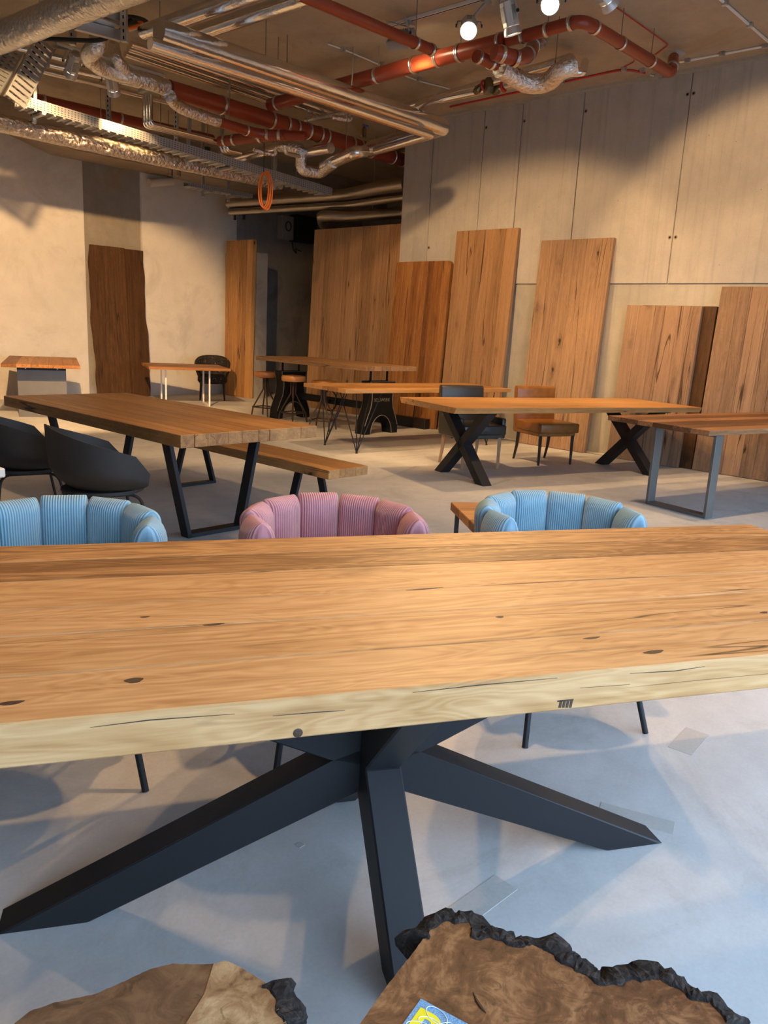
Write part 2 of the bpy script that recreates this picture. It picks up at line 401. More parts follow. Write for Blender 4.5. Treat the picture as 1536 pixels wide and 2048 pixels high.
# boards -------------------------------------------------------------
def boards(parent, mat, length, width, thick, n, org=(0, 0, 0), jitter=.25, bev=.003, edges=None, gap=.0012, ends=0., corner=None):
    """n glued boards: local X along the board, Y across, top face at z = org.z"""
    rnd = random.Random(int(length*100)*31+int(width*100)*7+n+sum(map(ord, mat)))
    ws = [1+rnd.uniform(-jitter, jitter) for _ in range(n)]; k = width/sum(ws); ws = [w*k for w in ws]
    y = -width/2; out = []
    for i, w in enumerate(ws):
        y0, y1 = y+gap/2, y+w-gap/2; y += w
        dx = rnd.uniform(-ends, ends); l = length/2+dx
        mb = MB(); yc = (y0+y1)/2
        e0 = edges and i == 0 and edges[0]; e1 = edges and i == n-1 and edges[1]
        if e0 or e1:
            m = 28; lo = []; hi = []; ph = rnd.uniform(0, 9)
            for j in range(m+1):
                x = -l+2*l*j/m
                wv = lambda a: a*(math.sin(x*2.3+ph)*.5+math.sin(x*6.1+ph*2)*.3+math.sin(x*13+ph)*.2)
                lo.append((x, y0-yc+(wv(e0) if e0 else 0))); hi.append((x, y1-yc+(wv(e1) if e1 else 0)))
            mb.prism(lo+hi[::-1], thick, T(0, 0, -thick), bev)
        elif corner and i in (0, n-1):
            c = corner if i == n-1 else -corner
            hw = (y1-y0)/2; r = abs(corner)
            if i == (n-1 if corner > 0 else 0):
                sg = 1 if corner > 0 else -1
                pl = [(-l, -hw*sg), (l, -hw*sg)] + [(l-r+r*math.cos(a), sg*(hw-r+r*math.sin(a))) for a in [j*math.pi/12 for j in range(7)]] + [(-l, hw*sg)]
                mb.prism(pl if sg > 0 else pl[::-1], thick, T(0, 0, -thick), bev)
            else: mb.box((0, 0, -thick/2), (2*l, y1-y0, thick), bev=bev)
        else: mb.box((0, 0, -thick/2), (2*l, y1-y0, thick), bev=bev)
        o = obj('plank', mb, mat, parent, T(org[0]+0, org[1]+yc, org[2])); out.append(o)
    return out

# ================================================================== SETTING
XR, YR = 13.2, 8.72          # recess behind the end of the right wall
fl = struct('floor', MB().box(((XL+XR)/2, (YF+YB)/2, -.1), (XR-XL, YB-YF, .2)), 'floor')
obj('floor_joint', MB().box((9.187, (YF+9.6)/2, .0008), (.012, 9.6-YF, .002)), 'black', fl)
def mark(px, py, l, w, deg):
    p = pz(px, py); obj('tape_mark', MB().box((0, 0, .0006), (l, w, .0012)), 'tape', fl, T(p) @ RZ(math.radians(deg)))
for a in ((960, 1802, .22, .075, -2), (1378, 1482, .20, .085, 5), (1272, 1636, .22, .07, -70), (600, 1690, .02, .02, 0), (800, 945, .9, .02, 20), (820, 912, .5, .03, -10), (1000, 965, .5, .05, 12)):
    mark(*a)
struct('ceiling', MB().box(((XL+XR)/2, (YF+YB)/2, ZC+.15), (XR-XL, YB-YF, .3)), 'ceil')
# right wall: cast sections with open joints, a separate lower pour
wr = struct('wall_right', MB().box((XW+.17, (YF+YR)/2, ZC/2), (.30, YR-YF, ZC)), 'conc_low')
JY = [YR, 8.16, 7.25, 6.63, 5.72, 4.36, 2.35, .3, YF]
for a, b in zip(JY, JY[1:]):
    obj('concrete_panel', MB().box((0, 0, 0), (.03, a-b-.014, ZC-2.12), bev=.003), 'conc_wall', wr, T(XW+.015, (a+b)/2, (ZC+2.12)/2))
for y in JY[1:-1]:
    for z in (2.64, 4.18):
        for s in ((-1, 1) if y < 5 else (1,)):
            obj('tie_hole', MB().lathe([(.012, .0), (.020, .004), (.024, 0)], T(XW, y-s*.035, z) @ RY(-math.pi/2), 14), 'column', wr)
            obj('tie_plug', MB().lathe([(0, .001), (.013, .001)], T(XW, y-s*.035, z) @ RY(-math.pi/2), 14), 'black', wr)
obj('ceiling_fillet', MB().box((XW-.05, (YF+YR)/2, ZC-.012), (.10, YR-YF, .024)), 'conc_low', wr)
# low pier in the opening beyond the wall end (the largest slab leans on it), recess walls
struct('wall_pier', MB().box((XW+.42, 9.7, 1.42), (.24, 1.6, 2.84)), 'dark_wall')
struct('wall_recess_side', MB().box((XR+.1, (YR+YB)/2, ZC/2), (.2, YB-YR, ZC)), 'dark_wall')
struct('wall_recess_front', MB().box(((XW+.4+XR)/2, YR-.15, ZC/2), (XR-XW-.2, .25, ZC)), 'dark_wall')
# back wall: bare concrete with plaster fields standing proud of it
wb = struct('wall_back', MB().box(((XL+XR)/2, YB+.2, ZC/2), (XR-XL, .3, ZC)), 'column')
obj('plaster_field', MB().box((0, 0, 0), (6.64-XL, .05, ZC)), 'plaster', wb, T((XL+6.64)/2, YB+.025, ZC/2))
obj('plaster_field', MB().box((0, 0, 0), (2.05, .05, ZC)), 'plaster', wb, T(7.72+1.025, YB+.025, ZC/2))
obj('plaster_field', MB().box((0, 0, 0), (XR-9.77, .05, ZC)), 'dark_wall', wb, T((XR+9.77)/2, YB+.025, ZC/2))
struct('wall_left', MB().box((XL-.1, (YF+YB)/2, ZC/2), (.2, YB-YF, ZC)), 'plaster')
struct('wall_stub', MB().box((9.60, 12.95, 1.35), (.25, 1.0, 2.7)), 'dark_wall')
# downstand beam along the back wall, its soffit rising to the left
zb = 3.90
struct('ceiling_beam', MB().prism([(XL, ZC), (XL, 4.38), (4.6, 4.30), (6.12, zb), (XR, zb), (XR, ZC)], .75, frame((0, YB, 0), Vector((1, 0, 0)), Vector((0, 0, 1)), Vector((0, -1, 0)))), 'ceil')
# street front
wf = MB()
wf.box(((XL+XR)/2, YF-.15, (2.65+ZC)/2), (XR-XL, .3, ZC-2.65)).box(((XL+XR)/2, YF-.15, .04), (XR-XL, .3, .08))
xs = [XL]
for wx, ww in WIN: xs += [wx-ww/2, wx+ww/2]
xs += [XR]
for a, b in zip(xs[::2], xs[1::2]): wf.box(((a+b)/2, YF-.15, 1.33), (b-a, .3, 2.66))
struct('wall_front', wf, 'plaster')
def glassm():
    m, nt, b = nmat('window_glass'); nt.nodes.remove(b)
    t = N(nt, 'ShaderNodeBsdfTransparent'); g = N(nt, 'ShaderNodeBsdfGlossy'); g.inputs['Roughness'].default_value = .02
    mx = N(nt, 'ShaderNodeMixShader'); mx.inputs[0].default_value = .06
    L(nt, t.outputs[0], mx.inputs[1]); L(nt, g.outputs[0], mx.inputs[2]); L(nt, mx.outputs[0], nt.nodes['Material Output'].inputs[0]); return m
M['glass'] = glassm()
for i, (wx, ww) in enumerate(WIN):
    f = MB()
    for z in (.11, 2.62): f.box((wx, YF-.15, z), (ww, .07, .06))
    for k in range(4): f.box((wx-ww/2+.03+(ww-.06)*k/3, YF-.15, 1.365), (.06, .07, 2.5))
    w = struct('window_%d' % (i+1), f, 'frame')
    for k in range(3): obj('pane', MB().box((wx-ww/2+(ww-.06)*(k+.5)/3+.03, YF-.15, 1.365), ((ww-.06)/3-.06, .008, 2.45)), 'glass', w)
struct('street', MB().box((4, YF-20.3, -.25), (80, 40, .2)), 'asphalt')

# ================================================================== FRONT TABLE
TA = math.atan2(-.487, .873)
UD, BD = Vector((math.cos(TA), math.sin(TA), 0)), Vector((-math.sin(TA), math.cos(TA), 0))
def UB(u, b, z=0): return UD*u+BD*b+Vector((0, 0, z))
ft = thing('dining_table', 'long thick oak dining table on black steel star base before the corduroy chairs', 'table', UB(.567, 1.765), TA)
boards(ft, 'oak_warm', 3.23, 1.071, .08, 6, (0, .04, .78), .3, .0035, gap=.0006)
def arm(parent, name, ang, s_in, s_out, zt, w, s0):
    """one K-shaped quarter of a star base in a vertical plane: foot on the floor, upper arm under the top"""
    zc = .36; v = .088
    lo = [(0, zc-v*.75), (s_in, 0), (s_out, 0), (s0, zc+.01), (0, zc+.05)]
    hi = [(0, zc-.02), (s0, zc+.01), (s_out*.93, zt), (s_in*.9, zt), (0, zc+v*.9)]
    fr = RZ(ang) @ frame((0, w/2, 0), Vector((1, 0, 0)), Vector((0, 0, 1)), Vector((0, -1, 0)))
    obj('leg', MB().prism(lo, w, fr, .004), 'steel_black', parent)
    obj('support_arm', MB().prism(hi, w, fr, .004), 'steel_black', parent)
for k, (a, b, s0) in enumerate(((.70, .88, .12), (.33, .47, .10), (.70, .905, .12), (.33, .47, .10))):
    arm(ft, 'star', k*math.pi/2-.037, a, b, .698, .092, s0)
obj('mounting_plate', MB().box((0, 0, .697), (.5, .42, .006)), 'steel_black', ft)
M['knot'] = plain('dark_knot', (.055, .028, .014), .6, 0, .2, 200, .5)
fti = (T(UB(.567, 1.765)) @ RZ(TA)).inverted()
for kx, ky, rx, ry in ((268, 1361, .016, .011), (428, 1249, .022, .006), (1000, 1234, .010, .006), (22, 1406, .020, .007), (1308, 1304, .026, .008), (1184, 1276, .022, .005), (290, 1234, .010, .004), (1528, 1225, .012, .005), (850, 1178, .05, .004)):
    q = fti @ pz(kx, ky, .7802)
    obj('knot', MB().prism([(rx*math.cos(t)*(1+.2*math.sin(3*t)), ry*math.sin(t)) for t in [2*math.pi*k/14 for k in range(14)]], .0004, T(q) @ RZ(.1)), 'knot', ft)
def edge_at(x, y):
    d = ray(x, y); n = BD; p0 = UB(0, 1.2692); return fti @ (CP + d*((p0-CP).dot(n)/d.dot(n)))
for k in range(4):
    q = edge_at(1121+k*7, 1408); obj('inlay', MB().box((0, 0, 0), (.0055, .0008, .016), RY(.12).to_3x3()), 'knot', ft, T(q))
q = edge_at(1131, 1401); obj('inlay', MB().box((0, 0, 0), (.036, .0008, .003)), 'knot', ft, T(q))
q = edge_at(596, 1466); obj('knot', MB().lathe([(0, .001), (.007, .0006), (.009, 0)], T(q) @ RX(math.pi/2), 12), 'knot', ft)
for pts in (((180, 1455), (300, 1440), (470, 1428)), ((545, 1432), (640, 1424), (690, 1421)), ((825, 1385), (960, 1370), (1115, 1356)), ((1260, 1347), (1350, 1342), (1410, 1333)), ((1160, 1376), (1260, 1369))):
    P = [edge_at(*q) for q in pts]; obj('split', MB().tube(P, [.0004]+[.0011]*(len(P)-2)+[.0004], 5), 'knot', ft)

# ================================================================== CORDUROY CHAIRS
def channel_mesh(w, d, h, round_top=.05, taper=.94):
    mb = MB(); uvl = mb.bm.loops.layers.uv.new('uv'); seg = 28; rings = []; info = {}
    lv = [0, .05, .2, .4, .6, .75] + [1-round_top/h*(1-t) for t in (0, .25, .5, .7, .85, .95, 1)]
    for t in lv:
        z = t*h; k = max(0, (z-(h-round_top))/round_top)
        s = math.sqrt(max(0, 1-k*k))
        sx = (taper+(1-taper)*t)*(1-.10*(1-s)); sy = max(.05, s)*(1-.10*(1-t))
        ring = []
        for q in range(seg):
            a = 2*math.pi*q/seg; c, sn = math.cos(a), math.sin(a)
            x = math.copysign(abs(c)**.58, c)*w/2*sx; y = math.copysign(abs(sn)**.75, sn)*d/2*sy
            v = mb.bm.verts.new((x, y, z)); info[v] = (x, z); ring.append(v)
        rings.append(ring)
    for a, b in zip(rings, rings[1:]):
        for q in range(seg): mb.bm.faces.new((a[q], a[(q+1) % seg], b[(q+1) % seg], b[q]))
    mb.bm.faces.new(rings[0][::-1]); mb.bm.faces.new(rings[-1])
    for f in mb.bm.faces:
        for lp in f.loops: lp[uvl].uv = info[lp.vert]
    return mb.mesh('channel', 60)
CHN = {}
def tub_chair(u, b, col, label, rot=0.):
    mat = 'cord_'+col
    c = thing('tub_chair', label, 'chair', UB(u, b), TA+rot, 'corduroy tub chairs along the front table')
    R, n = .262, 7; span = math.radians(196)
    if col not in CHN:
        CHN[col] = (channel_mesh(.158, .105, .42, .05, .95), channel_mesh(.150, .115, .415, .085, .95), )
    for i in range(n):
        a = math.pi/2-span/2+span*i/(n-1)
        end = i in (0, n-1)
        me = CHN[col][1 if end else 0]
        if not me.materials: me.materials.append(M[mat])
        drop = .012*abs(i-3)/3
        mw = T(R*math.cos(a), R*math.sin(a), .385-drop) @ RZ(a-math.pi/2) @ RX(math.radians(-3))
        obj('back_channel', me, mat, c, mw)
    sh = MB()
    ang = [math.pi/2-math.radians(100)+math.radians(200)*k/24 for k in range(25)]
    pin = [((R-.02)*math.cos(a), (R-.02)*math.sin(a)) for a in ang]; pout = [((R+.035)*math.cos(a), (R+.035)*math.sin(a)) for a in ang]
    sh.prism(pin+pout[::-1], .16, T(0, 0, .33), .01)
    obj('back_shell', sh, mat, c)
    st = MB(); pl = [(.245*math.copysign(abs(math.cos(t))**.7, math.cos(t)), -.045+.265*math.copysign(abs(math.sin(t))**.7, math.sin(t))) for t in [2*math.pi*k/32 for k in range(32)]]
    st.prism(pl, .13, T(0, 0, .345), .03, 3); obj('seat', st, mat, c, smooth=50)
    obj('seat_frame', MB().box((0, -.04, .335), (.40, .40, .02), bev=.004), 'steel_black', c)
    for sx in (-1, 1):
        for sy, y1 in ((-1, -.33), (1, .25)):
            obj('leg', MB().tube([(sx*.19, -.04+sy*.19, .34), (sx*.25, y1, .0)], .011, 10), 'steel_black', c, smooth=40)
    return c
tub_chair(-.245, 2.615, 'blue', 'blue corduroy tub chair left of the pink one, nearest the black shell chairs')
tub_chair(.655, 2.605, 'pink', 'pink corduroy tub chair with channelled back between two blue ones')
tub_chair(1.545, 2.605, 'blue', 'blue corduroy tub chair beside the small rough wood side table')

# ================================================================== LIVE EDGE SLICES IN FRONT
def slice_table(name, label, pts, z, t, mats, bark_from, bark_to, sap=None, seedv=1, bark=.050):
    """pts: outline in plan (world); bark is modelled as its own ragged rim"""
    rnd = random.Random(seedv); c = sum(pts, Vector())/len(pts); c.z = 0
    e = thing(name, label, 'coffee table', c)
    P = [p-c for p in pts]; n = len(P)
    fine = []; idx = []
    for i in range(n):
        a, b = P[i], P[(i+1) % n]; k = max(2, int((b-a).length/.005))
        for j in range(k):
            q = a.lerp(b, j/k); d = (b-a).normalized(); nrm = Vector((d.y, -d.x, 0))
            isb = bark_from <= i < bark_to
            amp = .0012 if isb else .0006
            q = q+nrm*(rnd.uniform(-amp, amp)+ (.004*math.sin(i*3.1+j*.35)+.002*math.sin(j*.9) if isb else 0)); q.z = 0
            fine.append(q); idx.append(isb)
    top = [(p.x, p.y) for p in fine]
    obj('slab', MB().prism(top, t, T(0, 0, z-t), .0), mats[0], e)
    if bark_to > bark_from:
        mb = MB(); rows = []; ph = [rnd.uniform(0, 6) for _ in range(8)]; acc = 0.; last = None
        for i, (p, isb) in enumerate(zip(fine, idx)):
            if not isb: continue
            q = fine[(i+3) % len(fine)]; q0 = fine[i-3]; d = (q-q0).normalized(); nrm = Vector((d.y, -d.x, 0))
            if last is not None: acc += (p-last).length
            last = p
            n1 = .5+.30*math.sin(acc*38+ph[0])+.22*math.sin(acc*91+ph[1])+.16*math.sin(acc*190+ph[2])
            n2 = .5*math.sin(acc*55+ph[3])+.5*math.sin(acc*140+ph[4])
            wd = bark*(.62+.5*n1); row = []
            for f_, zz in ((-.12, z-.003), (-.05, z+.004+.002*n2), (.25, z+.003+.004*n2), (.55, z-.001+.005*n2), (.85, z-.010+.004*n2), (1., z-.024), (.98, z-t*.7), (.6, z-t), (0, z-t)):
                row.append(mb.bm.verts.new(Vector((p.x, p.y, 0))+nrm*(wd*f_+(rnd.uniform(-.0035, .0035) if f_ > 0 else 0))+Vector((0, 0, zz+rnd.uniform(-.003, .003)))))
            rows.append(row)
        for a, b in zip(rows, rows[1:]):
            for k in range(len(a)): mb.bm.faces.new((a[k], a[(k+1) % len(a)], b[(k+1) % len(a)], b[k]))
        mb.bm.faces.new(rows[0]); mb.bm.faces.new(rows[-1][::-1])
        obj('bark', mb, 'bark', e)
    return e, c
Z2 = .45
rp = [(720, 2048), (776, 1968), (824, 1908), (846, 1878), (893, 1836), (940, 1845), (948, 1872), (985, 1876), (1020, 1888), (1070, 1890), (1110, 1906), (1150, 1940), (1190, 1962), (1240, 1968), (1270, 1955), (1310, 1955), (1370, 1985), (1420, 2005), (1455, 2045)]
rpts = [pz(x, y, Z2) for x, y in rp]
rpts += [rpts[-1]+Vector((.02, -.20, 0)), rpts[-1]+Vector((-.20, -.42, 0)), rpts[0]+Vector((-.05, -.30, 0)), rpts[0]+Vector((-.10, -.12, 0))]
rpts = rpts[::-1]
nb = len(rpts)
re_, rc = slice_table('burl_coffee_table', 'burl wood slice table with thick black bark edge carrying a yellow and blue leaflet', rpts, Z2, .055, ['burl'], 4, nb-4, seedv=3)
obj('split', MB().tube([pz(x, y, Z2+.0004)-rc for x, y in ((946, 1984), (954, 2003), (963, 2016), (972, 2026))], [.0006, .003, .003, .0006], 6), 'knot', re_)
lp = [(30, 2046), (60, 2022), (110, 2005), (190, 1988), (250, 1962), (300, 1938), (345, 1927), (400, 1929), (440, 1926), (452, 1922)]
lp2 = [(452, 1922), (480, 1935), (505, 1950), (530, 1966), (548, 1990), (556, 2015), (572, 2044)]
lpts = [pz(x, y, Z2) for x, y in lp]+[pz(x, y, Z2) for x, y in lp2[1:]]
lpts += [lpts[-1]+Vector((-.05, -.25, 0)), lpts[0]+Vector((-.25, -.45, 0)), lpts[0]+Vector((-.22, -.16, 0))]
lpts = lpts[::-1]
le_, lc = slice_table('walnut_coffee_table', 'smooth walnut slice table with pale sapwood and a little bark', lpts, Z2, .05, ['heart'], 3, 6, seedv=5)
sp = [pz(x, y, Z2) for x, y in ((427, 1929), (452, 1922), (480, 1935), (505, 1950), (530, 1966), (548, 1990), (556, 2015), (572, 2044), (480, 2100), (372, 2048), (408, 1990))]
obj('sapwood', MB().prism([((p-lc).x, (p-lc).y) for p in sp][::-1], .0012, T(0, 0, Z2)), 'sap', le_)
for e, c, s in ((re_, rc, .10), (le_, lc, .09)):
    for a in ((-s, -s), (s, -s), (-s, s), (s, s)):
        obj('leg', MB().tube([(a[0]*.8, a[1]*.8, Z2-.054), (a[0], a[1], 0)], .010, 8), 'steel_black', e)
# leaflet
lo, la, lb = pz(842, 1997, Z2+.003), pz(937, 2048, Z2+.003), pz(808, 2048, Z2+.003)
ex = (la-lo).normalized(); ey = (lb-lo); ey = (ey-ex*ey.dot(ex)).normalized()
lf = thing('leaflet', 'yellow and blue printed leaflet lying on the burl wood slice', 'leaflet', mw=frame(lo, ex, -ey, ex.cross(-ey)))
def leafm():
    m, nt, b = nmat('leaflet_blue'); n = NOISE(nt, COORD(nt), 400, 2)
    L(nt, RAMP(nt, n, [(.4, (.03, .22, .48)), (.6, (.10, .40, .70))]), b.inputs['Base Color']); b.inputs['Roughness'].default_value = .35; return m
M['leaf'] = leafm(); M['leaf_y'] = plain('leaflet_yellow', (.80, .75, .0), .35); M['leaf_w'] = plain('leaflet_white', (.85, .9, .92), .35)
obj('sheet', MB().box((.07, -.05, -.001), (.14, .10, .0014)), 'leaf', lf)
# bold yellow capitals printed on it
def letter(txt, x, y, size, mat, parent, ext=.0003, rot=0, bold=.0, mw=None):
    cu = bpy.data.curves.new('print', 'FONT'); cu.body = txt; cu.size = size; cu.extrude = ext; cu.offset = bold
    t = bpy.data.objects.new('print', cu); COL.objects.link(t)
    dg = bpy.context.evaluated_depsgraph_get(); me = bpy.data.meshes.new_from_object(t.evaluated_get(dg))
    bpy.data.objects.remove(t); bpy.data.curves.remove(cu)
    me.materials.clear()
    return obj('lettering', me, mat, parent, mw if mw is not None else T(x, y, 0) @ RZ(rot))
letter('B', .004, -.075, .085, 'leaf_y', lf, bold=.003)
letter('E', .064, -.090, .085, 'leaf_y', lf, bold=.003)
for (cx, cy, rx, ry, an) in ((.034, -.014, .019, .011, -.3), (.030, -.030, .016, .008, .2), (.052, -.024, .013, .006, .9), (.020, -.044, .017, .007, .4)):
    ca, sa = math.cos(an), math.sin(an)
    pts = [(cx+rx*math.cos(t)*ca-ry*math.sin(t)*sa, cy+rx*math.cos(t)*sa+ry*math.sin(t)*ca, .0006) for t in [2*math.pi*k/30 for k in range(31)]]
    obj('swirl', MB().tube(pts, .0006, 4), 'leaf_w', lf)

# ================================================================== OTHER TABLES
def flat(parent, name, pts, w, t, mat, wdir):
    """flat bar swept along straight pieces: width w along wdir, thickness t"""
    for a, b in zip(pts, pts[1:]):
        a, b = Vector(a), Vector(b); d = (b-a); x = d.normalized(); y = Vector(wdir); y = (y-x*y.dot(x)).normalized(); z = x.cross(y)
        obj(name, MB().box((0, 0, 0), (d.length+t*.7, w, t), bev=.002), mat, parent, frame((a+b)/2, x, y, z))

# -- thick table with trapezoid legs, its bench (boards along the world y axis)
lt = thing('dining_table', 'thick reclaimed oak table with grey sawn ends on narrow-footed trapezoid legs', 'table', (3.05, 5.29, 0), math.radians(90.6))
boards(lt, 'oak_gold', 2.52, 1.07, .078, 9, (0, 0, .76), .3, .003, ends=.004)
for sx in (-1, 1):
    x = sx*(.82)
    zt = .672
    for sy in (-1, 1):
        flat(lt, 'leg', [(x, sy*.36, zt), (x, sy*.215, .012)], .09, .03, 'steel_black', (1, 0, 0))
    flat(lt, 'floor_bar', [(x, -.215, .015), (x, .215, .015)], .09, .03, 'steel_black', (1, 0, 0))
    obj('mounting_plate', MB().box((x, 0, .677), (.10, .78, .010)), 'steel_black', lt)
bn = thing('bench', 'long oak bench on splayed black legs beside the thick reclaimed table', 'bench', (3.86, 5.17, 0), math.radians(90.5))
boards(bn, 'oak_gold', 2.36, .39, .065, 3, (0, 0, .45), .3, .003)
for sx in (-1, 1):
    x = sx*.76
    for sy in (-1, 1): flat(bn, 'leg', [(x, sy*.10, .375), (x, sy*.20, .010)], .07, .024, 'steel_black', (1, 0, 0))
    flat(bn, 'floor_bar', [(x, -.20, .012), (x, .20, .012)], .07, .024, 'steel_black', (1, 0, 0))
    obj('mounting_plate', MB().box((x, 0, .380), (.08, .30, .008)), 'steel_black', bn)

# -- table on X legs
xa = math.atan2(-.31, .95)
xt = thing('dining_table', 'live-edge oak table on two black X-shaped steel legs', 'table', (7.375, 4.49, 0), xa)
def live_top(parent, mat, length, width, thick, n, z):
    ws = [1+.25*math.sin(i*2.1) for i in range(n)]; k = width/sum(ws); y = -width/2
    for i, w in enumerate(ws):
        w *= k; y0, y1 = y+.0005, y+w-.0005; y += w; yc = (y0+y1)/2
        m = 30; mb = MB(); rows = []
        for j in range(m+1):
            x = -length/2+length*j/m
            wv = .012*math.sin(x*2.1+i)+.008*math.sin(x*5.7)
            a0, a1, b0, b1 = y0-yc, y1-yc, y0-yc, y1-yc
            if i == 0: a0 += wv+.0; b0 += wv+.035
            if i == n-1: a1 += wv; b1 += wv-.035
            rows.append([mb.bm.verts.new(p) for p in ((x, a0, 0), (x, a1, 0), (x, b1, -thick), (x, b0, -thick))])
        for a, b in zip(rows, rows[1:]):
            for q in range(4): mb.bm.faces.new((a[q], a[(q+1) % 4], b[(q+1) % 4], b[q]))
        mb.bm.faces.new(rows[0]); mb.bm.faces.new(rows[-1][::-1])
        obj('plank', mb, mat, parent, T(0, yc, z))
live_top(xt, 'oak_gold', 3.22, 1.05, .055, 5, .76)
for x in (-1.14, 1.10):
    for s in (-1, 1):
        # each beam is cut level at the floor and under the top
        w = .066
        mb = MB().prism([(-s*.38-w, 0), (-s*.38+w, 0), (s*.38+w, .70), (s*.38-w, .70)], .11, frame((x-.055, 0, 0), Vector((0, 1, 0)), Vector((0, 0, 1)), Vector((1, 0, 0))), .003)
        obj('leg', mb, 'steel_black', xt)
    obj('mounting_plate', MB().box((x, 0, .7025), (.14, .98, .005)), 'steel_black', xt)

# -- table on U frames at the right
ua = math.atan2(-.235, .972)
ut = thing('dining_table', 'thin plank table of mixed brown and pale boards on grey U-shaped steel frames', 'table', UDv := Vector((6.53, 2.99, 0)), ua)
boards(ut, 'oak_mixed', 2.5, 1.06, .042, 6, (1.25, 0, .76), .25, .002)
for x in (.25, 2.25):
    for s in (-.45, .15): flat(ut, 'leg', [(x, s, .705), (x, s, .012)], .095, .028, 'steel_raw', (1, 0, 0))
    flat(ut, 'floor_bar', [(x, -.45, .014), (x, .15, .014)], .095, .028, 'steel_raw', (1, 0, 0))
    flat(ut, 'top_bar', [(x, -.45, .703), (x, .15, .703)], .095, .028, 'steel_raw', (1, 0, 0))

# -- table on wire legs
ha = math.atan2(-.16, .987)
ht = thing('dining_table', 'oak table on thin black wire hairpin legs in front of the bar table', 'table', (7.52, 6.68, 0), ha)
boards(ht, 'oak_gold', 2.62, .90, .045, 5, (0, 0, .75), .25, .002)
for sx in (-1, 1):
    for sy in (-1, 1):
        fx, fy = sx*1.05, sy*.34
        for tx, ty in ((sx*1.10, sy*.36), (sx*.74, sy*.36), (sx*1.10, sy*.02), (sx*.80, sy*.22)):
            obj('wire_leg', MB().tube([(tx, ty, .704), (fx, fy, .006)], .0065, 7), 'steel_black', ht)
        obj('foot', MB().lathe([(0, 0), (.014, 0), (.014, .014), (0, .014)], T(fx, fy, 0), 10), 'steel_black', ht)
        obj('mounting_plate', MB().box((sx*.93, sy*.2, .703), (.40, .36, .003)), 'steel_black', ht)

# -- bar table on cast iron crank base
bt = thing('bar_table', 'high oak bar table on cast iron crank base with pierced pedestals', 'table', (8.02, 8.70, 0), math.radians(88.5))
boards(bt, 'oak_tan', 2.45, .98, .06, 6, (0, 0, .935), .25, .003)
def pedestal():
    o = [(-.36, 0), (-.22, 0)]
    o += [(-.185*math.cos(t)-.0, .02+.27*math.sin(t)) for t in [math.pi/2*k/8 for k in range(1, 9)]][:0]
    arch = [(-.20*math.cos(math.pi*k/12), .25*math.sin(math.pi*k/12)) for k in range(13)]
    right = [(.33, 0), (.32, .12), (.27, .25), (.22, .36), (.20, .48), (.205, .60), (.24, .68), (.24, .72)]
    pl = [(-.33, 0)]+[(-.20, 0)]+arch[1:-1]+[(.20, 0)]+right+[(-x, y) for x, y in right[1:]][::-1]
    return pl
PED = pedestal()
for sx in (-1, 1):
    x = sx*.98
    fr = frame((x-.09, 0, 0), Vector((0, 1, 0)), Vector((0, 0, 1)), Vector((1, 0, 0)))
    pd = obj('pedestal', MB().prism(PED, .18, fr, .004), 'iron', bt)
    for side in (-1, 1):
        rim = [(x+side*.092, p[0]*.985, max(.004, p[1])) for p in PED[15:23]]
        for s in (1, -1): obj('edge_bead', MB().tube([(q[0], s*q[1], q[2]) for q in rim], .006, 6), 'iron_edge', pd)
        obj('edge_bead', MB().tube([(x+side*.092, -.205*math.cos(math.pi*k/14), .004+.255*math.sin(math.pi*k/14)) for k in range(15)], .006, 6), 'iron_edge', pd)
    letter('SOLIWERK', 0, 0, .064, 'iron_edge', pd, .001, mw=frame((x+sx*.0925, -.16*sx, .45), Vector((0, sx, 0)), Vector((0, 0, 1)), Vector((sx, 0, 0))))
    for sy in (-1, 1):
        obj('lift_rod', MB().tube([(x, sy*.16, .70), (x, sy*.16, .876)], .016, 10), 'iron', bt)
    obj('top_plate', MB().box((x, 0, .8715), (.14, .60, .006)), 'iron', bt)
obj('stretcher', MB().box((0, 0, .36), (1.80, .05, .10), bev=.004), 'iron', bt)
obj('crank_wheel', MB().tube([(.15*math.cos(2*math.pi*k/24), .03, .36+.15*math.sin(2*math.pi*k/24)) for k in range(25)], .009, 6), 'iron', bt)
obj('crank_axle', MB().tube([(0, -.03, .36), (0, .06, .36)], .014, 8), 'iron', bt)

# -- stools
def stool(p, seat, label, rot):
    s = thing('bar_stool', label, 'stool', (p[0], p[1], 0), rot, 'round leather bar stools at the bar table')
    obj('seat', MB().lathe([(0, .605), (.168, .605), (.178, .62), (.18, .66), (.168, .685), (.12, .692), (0, .694)], seg=28), seat, s, smooth=35)
    obj('seat_plate', MB().lathe([(0, .592), (.10, .592), (.10, .606), (0, .606)], seg=16), 'rust_steel', s)
    obj('spindle', MB().tube([(0, 0, .36), (0, 0, .60)], .022, 12), 'rust_steel', s)
    for k in range(4):
        a = math.pi/4+k*math.pi/2; c, n = math.cos(a), math.sin(a)
        obj('leg', MB().tube([(.035*c, .035*n, .59), (.035*c, .035*n, .42), (.19*c, .19*n, .14), (.215*c, .215*n, .0)], .0115, 8), 'rust_steel', s, smooth=40)
    for k in range(4):
        a, b = math.pi/4+k*math.pi/2, math.pi/4+(k+1)*math.pi/2
        obj('foot_rail', MB().tube([(.20*math.cos(a), .20*math.sin(a), .14), (.20*math.cos(b), .20*math.sin(b), .14)], .010, 8), 'rust_steel', s)
stool((7.80, 9.99), 'leather_tan', 'bar stool with brown leather seat, standing nearest the leaning slabs of the back corner', .3)
stool((7.72, 9.22), 'leather_org', 'bar stool with light orange leather seat, the middle one of three', .1)
stool((7.50, 8.30), 'leather_cog', 'bar stool with dark reddish seat behind the wire-legged table', .5)

